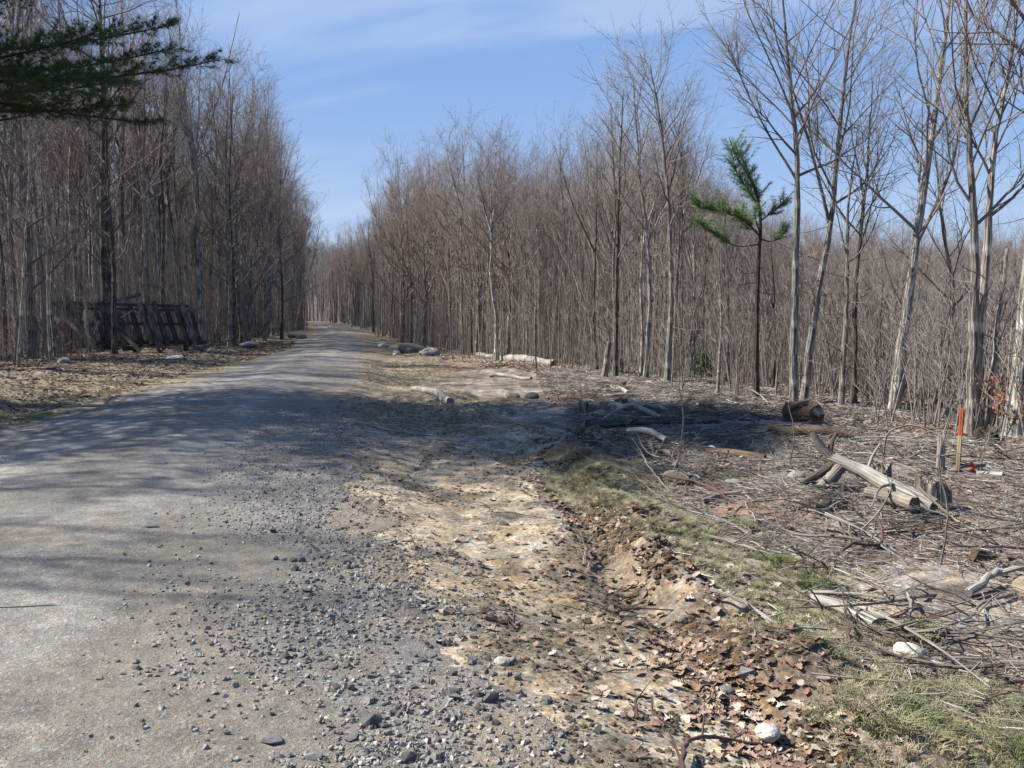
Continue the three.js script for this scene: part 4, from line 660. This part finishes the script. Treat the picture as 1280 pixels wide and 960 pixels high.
function rock(x, d, size, m, label, o = {}) {
  const g = new THREE.Mesh(o.chip ? chipStone(Math.floor(x * 97 + d * 31) + 500, o.flat ?? 0.55) : roundStone(Math.floor(Math.abs(x) * 97 + d * 31) + 7, o.flat), ST[m]); g.position.copy(P(x, d, size * (o.up ?? 0.16))); g.scale.setScalar(size); g.rotation.set(o.rx ?? 0.1, o.ry ?? x * 3, o.rz ?? -0.08);
  return tag(add(g, 'rock'), label, 'rock', o.group);
}
rock(2.15, 4.53, 0.17, 'white', 'bright white rock on the grass beside the reddish branch', { flat: 0.5 }); rock(1.14, 3.69, 0.125, 'white', 'smooth white rock among the brown leaves of the ditch', { up: 0.5 });
rock(2.34, 3.97, 0.07, 'tan', 'small cream stone in thin grass below the white shell rock'); rock(2.2, 4.22, 0.06, 'tan', 'smaller cream stone in grass next to a grey flake'); rock(2.12, 4.26, 0.09, 'slate', 'thin grey stone flake lying beside the cream stone', { chip: 1, flat: 0.2 });
rock(0.0, 17.95, 0.34, 'tan', 'pale rounded boulder at the far edge of the pine shadow', { flat: 0.55 }); rock(0.42, 18.2, 0.4, 'dark', 'dark boulder beside the pale rounded boulder', { flat: 0.4 });
rock(1.76, 9.13, 0.28, 'tan', 'flat pale rock by the mossy patch in the clearing', { flat: 0.36 }); rock(1.98, 9.22, 0.12, 'white', 'small pale stone touching the flat pale rock', { flat: 0.5 }); rock(2.35, 9.0, 0.2, 'grey', 'thin whitish slab of stone in the slash past the flat pale rock', { flat: 0.16 });
rock(1.19, 4.23, 0.14, 'slate', 'grey angular rock set in the ditch bank', { chip: 1, flat: 0.8, up: 0.2 }); rock(1.06, 4.16, 0.09, 'grey', 'pale grey stone at the foot of the angular ditch rock'); rock(1.02, 5.03, 0.10, 'tan', 'cream stone near the bent pale branch on the bank'); rock(1.37, 5.2, 0.24, 'tan', 'tan rock half buried in the turned earth behind the bent branch', { flat: 0.45, up: 0.1 });
rock(-0.06, 7.15, 0.13, 'slate', 'flat blue grey stone alone on the bare sand', { chip: 1, flat: 0.4 }); rock(-0.05, 4.05, 0.075, 'white', 'small white pebble on the sand below the stubby sticks', { group: null }); rock(3.4, 5.5, 0.28, 'tan', 'pale stone half buried beside the weathered grey branch', { flat: 0.35, up: 0.08 });
rock(2.55, 10.9, 0.16, 'white', 'small white stone in the middle of the slash'); rock(3.0, 9.0, 0.2, 'grey', 'grey stone behind the upturned root end');
rock(-4.2, 36.0, 1.2, 'dark', 'wide low boulder on the mound by the road at the woods edge', { flat: 0.4, up: 0.1 }); rock(-3.3, 34.6, 0.85, 'grey', 'tan boulder on the same roadside mound', { flat: 0.5, up: 0.12 }); rock(-4.75, 35.2, 0.35, 'white', 'white boulder leaning on the wide low boulder', { flat: 0.6 });
rock(-6.4, 43, 0.6, 'grey', 'grey stone at the road edge farther up', { flat: 0.4 }); rock(-11.6, 29.6, 0.62, 'white', 'two toned white stone on the verge below the rack', { flat: 0.25, up: 0.05 }); rock(-11.45, 28.9, 0.4, 'white', 'small white slab beside the white stone below the rack', { flat: 0.22 });
rock(-11.6, 33.4, 0.45, 'tan', 'tan stone just before the foot of the rack', { flat: 0.5 }); rock(-14.0, 26.9, 0.5, 'grey', 'pale boulder at the foot of the two birches', { flat: 0.5 }); rock(-12.0, 39.5, 0.9, 'grey', 'flat grey boulder on the verge past the rack', { flat: 0.3 }); rock(-13.9, 55, 0.9, 'tan', 'pale boulder by the road before the leaning birch', { flat: 0.4 }); rock(-12.7, 52, 0.8, 'grey', 'grey boulder in the stony verge before the leaning birch', { flat: 0.5 });
const nearStones = [[-0.62, 3.58, 0.10, 'grey', 0.5], [-0.58, 3.36, 0.13, 'dark', 0.75], [-0.62, 3.25, 0.11, 'slate', 0.35], [-0.09, 3.62, 0.10, 'slate', 0.9], [-0.15, 3.66, 0.08, 'dark', 0.7], [-0.28, 3.67, 0.12, 'slate', 0.6], [-1.22, 5.02, 0.10, 'slate', 0.4], [0.24, 3.57, 0.06, 'dark', 0.8], [0.48, 3.6, 0.055, 'slate', 0.8], [-2.75, 6.45, 0.20, 'slate', 0.22], [0.16, 3.63, 0.045, 'slate', 0.8], [-0.2, 4.05, 0.07, 'grey', 0.7], [-0.93, 3.2, 0.13, 'slate', 0.4], [-0.75, 3.1, 0.12, 'slate', 0.3], [-0.55, 4.9, 0.09, 'slate', 0.5], [-1.05, 6.2, 0.13, 'slate', 0.3], [-0.4, 4.12, 0.09, 'slate', 0.3]];
{
  const R = rng(2024), geos = Array.from({ length: 12 }, (_, k) => chipStone(60 + k, 0.5)), ms = ['slate', 'slate', 'grey', 'dark', 'slate', 'grey'];
  const lay = (x, d, s, m, flat, k) => { const o = new THREE.Mesh(geos[k % 12], ST[m]); o.position.set(x, roadTop(x, d) > ground(x, d) - 0.04 ? Math.max(roadTop(x, d), ground(x, d)) + s * flat * 0.14 : ground(x, d) + s * flat * 0.14, -d); o.scale.set(s, s * flat * 1.6, s); o.rotation.set((R() - 0.5) * 0.35, R() * 6.28, (R() - 0.5) * 0.35); tag(add(o, 'gravel_stone'), `angular ${{ slate: 'blue grey', grey: 'pale grey', dark: 'charcoal' }[m]} stone lying loose along the gravel edge`, 'stone', `${m} stones along the gravel edge`); };
  nearStones.forEach(([x, d, s, m, f], k) => lay(x, d, s, m, f, k));
  for (let k = 0; k < 275; k++) { const d = 2.9 + 6.5 * R() ** 1.6, w = (R() + R() - 1) * 0.95, x = roadR(d) - 0.35 + w * 0.75; lay(x, d, 0.03 + 0.06 * R() ** 2.0, ms[Math.floor(R() * 6)], 0.45 + 0.5 * R(), k); }
}
{ // short pieces of rotten wood and bark left lying
  const R = rng(515), ms = [WOOD.mid, WOOD.grey, WOOD.rot, WOOD.mid, WOOD.dark], geos = Array.from({ length: 6 }, (_, k) => { const l = 0.35 + 0.5 * R(), r = 0.022 + 0.03 * R(); return logGeometry([V3(-l / 2, 0, 0), V3(0, 0.02 * R(), (R() - 0.5) * 0.08), V3(l / 2, 0, 0)], r, r * 0.7, 200 + k, 9); });
  for (let k = 0, n = 0; k < 400 && n < 70; k++) { const d = 5 + 17 * R(), x = mix(ditchX(Math.min(d, 12)) + 1.1, edgeR(d), R()); if (Math.abs(x) > 0.61 * d) continue; n++; const o = new THREE.Mesh(geos[n % 6], ms[Math.floor(R() * 5)]); o.position.copy(P(x, d, 0.022)); o.rotation.set(R() * 6, R() * 6.28, (R() - 0.5) * 0.2, 'YZX'); o.scale.setScalar(0.8 + 0.9 * R()); tag(add(o, 'wood_chunk'), 'short broken piece of dead wood lying in the slash', 'dead wood', 'broken wood in the clearing'); }
}
// ------------------------------------------------------------------ loose ground cover
console.log('litter');
function scatter(name, geos, material, list, label, category) {
  const g = new THREE.Group(), m = new THREE.Matrix4(), q = new THREE.Quaternion(), e = new THREE.Euler();
  geos.forEach((geo, v) => {
    const mine = list.filter((_, i) => i % geos.length === v); if (!mine.length) return;
    const im = new THREE.InstancedMesh(geo, material, mine.length);
    mine.forEach((s, i) => { q.setFromEuler(e.set(s.rx ?? 0, s.ry ?? 0, s.rz ?? 0, 'YXZ')); im.setMatrixAt(i, m.compose(s.p, q, s.s)); im.setColorAt(i, s.c); });
    im.name = name + '_layer'; im.userData.kind = 'stuff'; im.castShadow = im.receiveShadow = true; g.add(im);
  });
  return tag(add(g, name), label, category, null, 'stuff');
}
const topOf = (x, d) => { const g = ground(x, d) - 0.10 * smooth(0.25, 0.7, inRoad(x, d)); return inRoad(x, d) > -0.8 ? Math.max(g, roadTop(x, d)) : g; };
{ // crushed stone
  const R = rng(91), geos = Array.from({ length: 6 }, (_, k) => chipStone(300 + k, 0.7)), list = [];
  for (let k = 0; k < 52000; k++) {
    const d = 2.5 + 13 * R() ** 1.8, side = R() < 0.62, x = side ? roadR(d) - 0.55 + (R() + R() + R() - 1.5) * 1.1 : mix(roadL(d), roadR(d), R()); if (!seen(x, d, 0.8)) continue;
    const over = x - roadR(d); if (over > 0 && R() < smooth(-0.1, 0.7, over) * 0.96) continue; { const v = (x - roadL(d)) / (roadR(d) - roadL(d)); if (R() < Math.exp(-((v - 0.29) ** 2) / 0.006) + Math.exp(-((v - 0.64) ** 2) / 0.005)) continue; if (fbm(x * 1.8, d * 1.2, 3, 309) < 0.3 + 0.3 * R()) continue; } if (!side && R() < 0.86) continue;
    const s = (side ? 0.009 : 0.005) + (side ? (d < 6 ? 0.034 : 0.026) : 0.012) * R() ** 2.5, t = R(), l = t < 0.2 ? 0.65 : t < 0.32 ? 0.16 : 0.27 + 0.24 * R(), w = 0.05 + (R() - 0.5) * 0.08;
    list.push({ p: V3(x, topOf(x, d) + s * 0.12, -d), s: V3(s, s, s), rx: (R() - 0.5) * 0.8, ry: R() * 6.28, rz: (R() - 0.5) * 0.8, c: C(l * (1 + w), l, l * (1 - w)) });
  }
  scatter('gravel', geos, mat('gravel_chip', { map: stoneMap, color: C(1.5, 1.5, 1.5) }), list, 'loose crushed grey gravel scattered over the road', 'gravel');
}
function leafGeometry(seed) { // a dry lobed leaf, cupped and twisted
  const R = rng(seed), n = 9, pos = [0, 0, 0], idx = [], uv = [0, 0]; const curl = 0.1 + 0.75 * R(), bend = (R() - 0.35) * 0.7, twist = (R() - 0.5) * 1.2;
  for (let k = 0; k <= n; k++) { const t = k / n; pos.push((t - 0.5), 0, 0); uv.push(t, 0.5); }
  for (const s of [-1, 1]) for (let k = 0; k <= n; k++) { const t = k / n, w = 0.30 * Math.sin(Math.PI * Math.min(1, t * 0.92 + 0.08)) * (k % 2 ? 1.0 + 0.2 * (seed % 3) : 1.0 - 0.18 * (seed % 3)) * (0.85 + 0.3 * hash2(k, seed, s + 2)) * (k === n || k === 0 ? 0.1 : 1); pos.push(t - 0.5, 0, s * w); uv.push(t, 0.5 + s * w); }
  for (const s of [0, 1]) for (let k = 0; k < n; k++) { const a = 1 + k, b = 1 + (n + 1) * (1 + s) + k; s ? idx.push(a, b, a + 1, a + 1, b, b + 1) : idx.push(a, a + 1, b, a + 1, b + 1, b); }
  for (let k = 0; k < pos.length; k += 3) { const x = pos[k], z = pos[k + 2]; pos[k + 1] = curl * z * z * 2.4 + bend * x * x + twist * x * z + 0.06 * (hash2(k, seed) - 0.5); }
  const g = new THREE.BufferGeometry(); g.setAttribute('position', new THREE.Float32BufferAttribute(pos, 3)); g.setAttribute('uv', new THREE.Float32BufferAttribute(uv, 2)); g.setIndex(idx); g.computeVertexNormals(); return g;
}
const leafGeos = Array.from({ length: 7 }, (_, k) => leafGeometry(40 + k));
const leafTones = [[0.32, 0.185, 0.115], [0.44, 0.31, 0.21], [0.25, 0.145, 0.095], [0.52, 0.41, 0.30], [0.31, 0.21, 0.15], [0.38, 0.25, 0.165], [0.56, 0.48, 0.38], [0.20, 0.125, 0.09]];
function leafTone(R) { const t = leafTones[Math.floor(R() * 8)], g = 0.75 + 0.45 * R(); return C(t[0] * g, t[1] * g, t[2] * g); }
{
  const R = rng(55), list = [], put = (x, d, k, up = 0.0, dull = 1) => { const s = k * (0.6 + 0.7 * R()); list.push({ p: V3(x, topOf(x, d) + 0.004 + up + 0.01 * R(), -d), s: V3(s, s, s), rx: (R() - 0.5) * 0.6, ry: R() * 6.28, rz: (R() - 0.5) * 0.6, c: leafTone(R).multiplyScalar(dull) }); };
  for (let k = 0; k < 4200; k++) { const d = 2.6 + 9.5 * R() ** 1.2, x = ditchX(d) + (R() + R() + R() - 1.5) * 0.34 * mix(1, 1.3, smooth(3, 8, d)); if (fbm(x * 2, d * 1.2, 3, 301) < 0.5) continue; put(x, d, 0.058, 0.004); }
  for (let k = 0; k < 52000; k++) { const d = 3 + 21 * R() ** 0.9, x = mix(ditchX(Math.min(d, 12)) + 0.2, edgeR(d) + 3, R()); if (!seen(x, d, 0.7)) continue; if (fbm(x * 0.8 + 7, d * 0.8, 4, 303) < 0.42 + 0.22 * R() ) continue; put(x, d, 0.062); }
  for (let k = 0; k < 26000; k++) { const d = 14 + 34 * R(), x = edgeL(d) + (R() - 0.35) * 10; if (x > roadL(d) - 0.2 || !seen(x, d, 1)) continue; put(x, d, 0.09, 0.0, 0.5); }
  for (let k = 0; k < 22000; k++) { const d = 11 + 30 * R(), x = edgeR(d) + (R() - 0.2) * 9; if (!seen(x, d, 1) || x < roadR(d) + 0.6) continue; put(x, d, 0.10, 0.01); }
  for (let k = 0; k < 1500; k++) { const d = 3.2 + 14 * R(), x = mix(roadR(d) - 0.2, ditchX(Math.min(d, 12)), R()); if (R() < 0.6 && fbm(x * 2, d * 2, 3, 305) < 0.5) continue; put(x, d, 0.055); }
  scatter('leaf_litter', leafGeos, mat('dead_leaf', { side: THREE.DoubleSide, roughness: 0.8, color: C(1, 1, 1) }), list, 'dry brown leaves littering the ditch, clearing and woods floor', 'leaf litter');
  console.log('leaves', list.length);
  // the leaves one can make out singly in the ditch
  const lm = leafTones.map((t, k) => mat('single_leaf_' + k, { side: THREE.DoubleSide, roughness: 0.75, color: C(...t) }));
  for (let k = 0; k < 170; k++) { const d = 2.95 + 3.2 * R() ** 1.5, x = ditchX(d) + (R() + R() - 1) * 0.42 + 0.03, o = new THREE.Mesh(leafGeos[k % 7], lm[Math.floor(R() * 8)]); o.position.set(x, topOf(x, d) + 0.014 + 0.014 * R(), -d); o.rotation.set((R() - 0.5) * 0.8, R() * 6.28, (R() - 0.5) * 0.8); o.scale.setScalar(0.045 + 0.04 * R()); tag(add(o, 'fallen_leaf'), 'dry curled brown leaf lying on top of the ditch litter', 'leaf', 'single leaves in the ditch'); }
}
{ // slash: chips and broken twigs
  const R = rng(66), geos = [], list = [];
  for (let k = 0; k < 7; k++) { const G = new GB(), r = 0.010 + 0.008 * R(), q = along([V3(-0.5, 0, 0), V3(-0.15, 0.03 * R(), (R() - 0.5) * 0.12), V3(0.2, 0.05 * R(), (R() - 0.5) * 0.14), V3(0.5, 0.08 * R(), (R() - 0.5) * 0.1)], 5); G.tube(q, q.map((_, i) => r * (1 - 0.6 * i / 5)), 4, { uv: false }); for (let c = 0; c < 3; c++) { const i = 1 + Math.floor(R() * 4); G.spike(q[i], q[i].clone().add(V3(0.1 + 0.18 * R(), 0.1 * R(), (R() - 0.5) * 0.3)), r * 0.5, [1, 1, 1]); } geos.push(G.build()); }
  for (let k = 0; k < 72000; k++) {
    const d = 3.4 + 24 * R() ** 1.0, x = mix(ditchX(Math.min(d, 12)) + 0.35, edgeR(d) + 1.5, R() ** 0.85); if (!seen(x, d, 0.7)) continue;
    const q = x - ditchX(Math.min(d, 12)), n = fbm(x * 0.9, d * 0.9 + 4, 4, 401); if (n < 0.56 - 0.22 * smooth(0.4, 2.0, q) && R() < 0.85) continue;
    const l = (0.10 + 0.34 * R() ** 1.6) * mix(1, 1.5, smooth(8, 20, d)), th = 0.35 + 0.5 * R(), g = 0.5 + 0.8 * R(), t = R();
    list.push({ p: V3(x, ground(x, d) + 0.006 + 0.02 * R(), -d), s: V3(l, l * th * 1.4, l * th * 1.4), rx: (R() - 0.5) * 0.5, ry: R() * 6.28, rz: (R() - 0.5) * 0.4, c: t < 0.3 ? C(0.54 * g, 0.50 * g, 0.455 * g) : t < 0.75 ? C(0.37 * g, 0.32 * g, 0.28 * g) : C(0.19 * g, 0.12 * g, 0.095 * g) });
  }
  for (let k = 0; k < 2500; k++) { const d = 3 + 12 * R(), x = mix(roadR(d) - 0.3, ditchX(Math.min(d, 12)) + 0.3, R()); const l = 0.04 + 0.12 * R() ** 2, g = 0.5 + 0.8 * R(); list.push({ p: V3(x, topOf(x, d) + 0.004, -d), s: V3(l, l * 0.8, l * 0.8), rx: 0, ry: R() * 6.28, rz: 0, c: C(0.26 * g, 0.2 * g, 0.15 * g) }); }
  { const chips = Array.from({ length: 3 }, (_, k) => chipStone(700 + k, 0.22)), cl = [];
    for (let k = 0; k < 16000; k++) { const d = 3.6 + 20 * R() ** 0.95, x = mix(ditchX(Math.min(d, 12)) + 0.5, edgeR(d) + 0.5, R()); if (!seen(x, d, 0.6) || fbm(x * 0.9, d * 0.9 + 4, 4, 401) < 0.42) continue; const s = 0.025 + 0.07 * R() ** 2, g = 0.55 + 0.8 * R(); cl.push({ p: V3(x, ground(x, d) + 0.012, -d), s: V3(s * 1.8, s, s * 0.8), rx: (R() - 0.5) * 0.8, ry: R() * 6.28, rz: (R() - 0.5) * 0.6, c: R() < 0.4 ? C(0.55 * g, 0.48 * g, 0.39 * g) : C(0.30 * g, 0.235 * g, 0.19 * g) }); }
    scatter('bark_litter', chips, mat('bark_chip', { map: woodMap, color: C(1.5, 1.5, 1.5) }), cl, 'bark flakes and wood chips strewn over the clearing', 'litter'); }
  scatter('slash_debris', geos, mat('slash', { color: C(1, 1, 1) }), list, 'grey brown twigs and chips left by the cutting', 'debris'); console.log('slash', list.length);
}
{ // clods of turned earth
  const R = rng(67), geos = Array.from({ length: 4 }, (_, k) => { const g = new THREE.IcosahedronGeometry(0.5, 2), p = g.attributes.position; for (let i = 0; i < p.count; i++) { const x = p.getX(i), y = p.getY(i), z = p.getZ(i), f = 0.45 + 1.25 * fbm(x * 4 + k * 3, y * 4 + z * 3, 3, 60 + k); p.setXYZ(i, x * f, y * f * 0.75, z * f); } g.computeVertexNormals(); return g; }), list = [];
  for (let k = 0; k < 9500; k++) { const d = 2.6 + 8.5 * R() ** 1.4, x = ditchX(d) + 0.24 + (R() + R() - 1) * 0.5; if (fbm(x * 1.5, d * 1.5, 3, 403) < 0.36) continue; const s = 0.008 + 0.055 * R() ** 3.5, g = 0.6 + 0.7 * R(), o = R() < 0.15; list.push({ p: V3(x, ground(x, d), -d), s: V3(s, s, s), ry: R() * 6.28, c: o ? C(0.30 * g, 0.17 * g, 0.06 * g) : C(0.19 * g, 0.14 * g, 0.092 * g) }); }
  for (let k = 0; k < 5000; k++) { const d = 3 + 10 * R() ** 1.2, x = mix(roadR(d), ditchX(d), R()); if (fbm(x * 1.5 + 30, d * 1.1, 5, 66) < 0.53) continue; const s = 0.008 + 0.03 * R() ** 2.5, g = 0.6 + 0.7 * R(); list.push({ p: V3(x, ground(x, d), -d), s: V3(s, s, s), ry: R() * 6.28, c: C(0.19 * g, 0.14 * g, 0.085 * g) }); }
  scatter('soil_clods', geos, mat('clod', { map: stoneMap, color: C(1.3, 1.3, 1.3) }), list, 'crumbs and clods of dark turned earth along the ditch bank', 'soil');
}
{ // grass
  const R = rng(68), geos = [], list = [];
  for (let k = 0; k < 5; k++) { const G = new GB(); for (let b = 0; b < 26; b++) { const a = R() * 6.28, l = 0.5 + 0.6 * R(), o = V3((R() - 0.5) * 0.5, 0, (R() - 0.5) * 0.5), m = o.clone().add(V3(Math.cos(a) * 0.2 * l, l * 0.6, Math.sin(a) * 0.2 * l)), e = m.clone().add(V3(Math.cos(a) * 0.45 * l, l * 0.18, Math.sin(a) * 0.45 * l)); G.tube([o, m, e], [0.022, 0.016, 0.002], 3, { uv: false }); } geos.push(G.build()); }
  const green = [0.20, 0.24, 0.085], straw = [0.52, 0.46, 0.30];
  const patch = (cx, cd, rx, rdd, n, gr, h) => { for (let k = 0; k < n; k++) { const a = R() * 6.28, r = Math.sqrt(R()) * (0.8 + 0.4 * R()), x = cx + Math.cos(a) * r * rx, d = cd + Math.sin(a) * r * rdd, t = clamp(gr - 0.14 + (fbm(x * 2.5, d * 2.5, 3, 501) - 0.5) * 1.6), s = h * (0.5 + 0.8 * R()), g = 0.7 + 0.5 * R(); if (x < roadR(d) + 0.15 && x > roadL(d) - 0.1) continue; list.push({ p: V3(x, ground(x, d) - 0.004, -d), s: V3(s * 1.5, s, s * 1.5), ry: R() * 6.28, rx: (R() - 0.5) * 0.3, c: C(mix(straw[0], green[0], t) * g, mix(straw[1], green[1], t) * g, mix(straw[2], green[2], t) * g) }); } };
  patch(0.95, 9.0, 0.6, 1.5, 2800, 0.34, 0.06); patch(1.35, 7.2, 0.45, 1.1, 700, 0.38, 0.05); patch(1.75, 6.0, 0.55, 0.9, 700, 0.42, 0.05); patch(1.95, 3.5, 0.6, 0.75, 900, 0.42, 0.055); patch(2.5, 3.6, 0.5, 0.7, 500, 0.3, 0.05); patch(1.8, 4.7, 0.5, 0.6, 420, 0.35, 0.045);
  for (const [x, d, n, h] of [[2.38, 4.9, 26, 0.09], [1.5, 6.75, 14, 0.08], [2.0, 7.2, 16, 0.09], [1.95, 6.25, 14, 0.08], [1.8, 3.75, 20, 0.09], [1.62, 3.55, 18, 0.09], [2.2, 3.4, 22, 0.09], [1.6, 4.35, 10, 0.07], [2.05, 5.75, 14, 0.08]]) patch(x, d, 0.1, 0.09, n, 0.85, h);
  patch(2.0, 11.6, 0.9, 0.8, 420, 0.3, 0.05); patch(-1.6, 15.5, 1.6, 3.0, 1500, 0.22, 0.045); patch(-3.3, 27, 1.6, 7, 1100, 0.2, 0.05); patch(2.25, 9.5, 0.4, 0.3, 220, 0.55, 0.035);
  patch(-9.6, 17, 2.2, 4, 800, 0.05, 0.05); patch(-10.6, 25, 2.4, 5, 700, 0.02, 0.05); patch(-7.9, 13.2, 0.8, 1.4, 300, 0.35, 0.06);
  scatter('grass', geos, mat('grass_blade', { roughness: 0.9, color: C(1, 1, 1) }), list, 'thin straw and green spring grass in patches', 'grass'); console.log('grass', list.length);
}
{ // brush under the trees
  const R = rng(69), geos = [], list = [];
  for (let k = 0; k < 6; k++) {
    const G = new GB(), J = a => (R() - 0.5) * 2 * a;
    for (let s = 0; s < 7; s++) { const h = 0.9 + 1.6 * R(), a = R() * 6.28, o = V3(J(0.5), 0, J(0.5)), q = along([o, o.clone().add(V3(Math.cos(a) * 0.12, h * 0.4, Math.sin(a) * 0.12)), o.clone().add(V3(Math.cos(a) * 0.35 + J(0.2), h, Math.sin(a) * 0.35 + J(0.2)))], 6); G.tube(q, q.map((_, i) => 0.008 * (1 - 0.8 * i / 6)), 3, { uv: false }); for (let c = 0; c < 16; c++) { const i = 1 + Math.floor(R() * 6), e = q[i].clone().add(V3(J(0.26), 0.12 + 0.3 * R(), J(0.26))); G.spike(q[i], e, 0.0035, [1, 1, 1]); const m = q[i].clone().lerp(e, 0.5); G.spike(m, m.clone().add(V3(J(0.14), 0.06 + 0.14 * R(), J(0.14))), 0.0025, [1, 1, 1]); } }
    geos.push(G.build());
  }
  const put = (x, d, k) => { const g = 0.75 + 0.5 * R(), s = k * (0.6 + 0.8 * R()); list.push({ p: P(x, d, -0.05), s: V3(s, s, s), ry: R() * 6.28, c: C(0.27 * g, 0.23 * g, 0.205 * g) }); };
  for (let k = 0; k < 600; k++) { const d = 11.5 + 85 * R() ** 1.3, x = edgeR(d) + 0.3 + 16 * R() ** 1.3; if (seen(x, d, 1.5)) put(x, d, 1.0); }
  for (let k = 0; k < 700; k++) { const d = 22 + 75 * R() ** 1.2, x = edgeL(d) - 0.2 - 14 * R() ** 1.3; if (Math.abs(x + 15.2) < 3.4 && Math.abs(d - 34.2) < 2.2) continue; if (seen(x, d, 1.5)) put(x, d, 1.15); }
  scatter('undergrowth', geos, mat('brush', { color: C(1, 1, 1) }), list, 'leafless brush filling the woods between the trunks', 'undergrowth'); console.log('brush', list.length);
}
{ // thin pole-like saplings packed between the trunks
  const R = rng(169), geos = [], list = [], J = a => (R() - 0.5) * 2 * a;
  for (let k = 0; k < 6; k++) {
    const G = new GB();
    for (let s = 0; s < 6; s++) { const h = 0.62 + 0.38 * R(), o = V3(J(0.9), -0.02, J(0.9)), lx = J(0.5), lz = J(0.5), q = along([o, o.clone().add(V3(lx * 0.3 + J(0.06), h * 0.5, lz * 0.3 + J(0.06))), o.clone().add(V3(lx, h, lz))], 6), r = 0.007 + 0.013 * R(); G.tube(q, q.map((_, i) => r * (1 - 0.85 * i / 6)), 4, { uv: false }); for (let c = 0; c < 7; c++) { const i = 2 + Math.floor(R() * 5), a = R() * 6.28, l = 0.08 + 0.22 * R(), e = q[i].clone().add(V3(Math.cos(a) * l, 0.06 + 0.10 * R(), Math.sin(a) * l)); G.spike(q[i], e, 0.0045, [1, 1, 1]); const m = q[i].clone().lerp(e, 0.5); G.spike(m, m.clone().add(V3(J(0.12), 0.03 + 0.06 * R(), J(0.12))), 0.003, [1, 1, 1]); } }
    geos.push(G.build());
  }
  const put = (x, d, h) => { const g = 0.7 + 0.55 * R(); list.push({ p: P(x, d, 0), s: V3(1, h, 1), ry: R() * 6.28, c: C(0.31 * g, 0.27 * g, 0.24 * g) }); };
  for (let k = 0; k < 1100; k++) { const d = 11.5 + 60 * R() ** 1.2, x = edgeR(d) + 0.5 + 20 * R() ** 1.2; if (!seen(x, d, 1.5)) continue; const lim = lerpTable([[-0.2, 0.16], [0.1, 0.16], [0.2, 0.14], [0.26, 0.10], [0.34, 0.08], [0.6, 0.07]], x / d); put(x, d, Math.min(6.5, 1.7 + lim * d - ground(x, d)) * (0.65 + 0.4 * R())); }
  for (let k = 0; k < 900; k++) { const d = 24 + 60 * R() ** 1.1, x = edgeL(d) - 0.4 - 18 * R() ** 1.2; if (!seen(x, d, 1.5) || (Math.abs(x + 15.2) < 3.6 && Math.abs(d - 34.2) < 2.4)) continue; put(x, d, 4 + 4 * R()); }
  scatter('thicket_undergrowth', geos, mat('thicket', { color: C(1, 1, 1) }), list, 'thicket of thin grey saplings packed between the trunks', 'undergrowth'); console.log('thicket', list.length);
}
renderer.render(scene, camera);
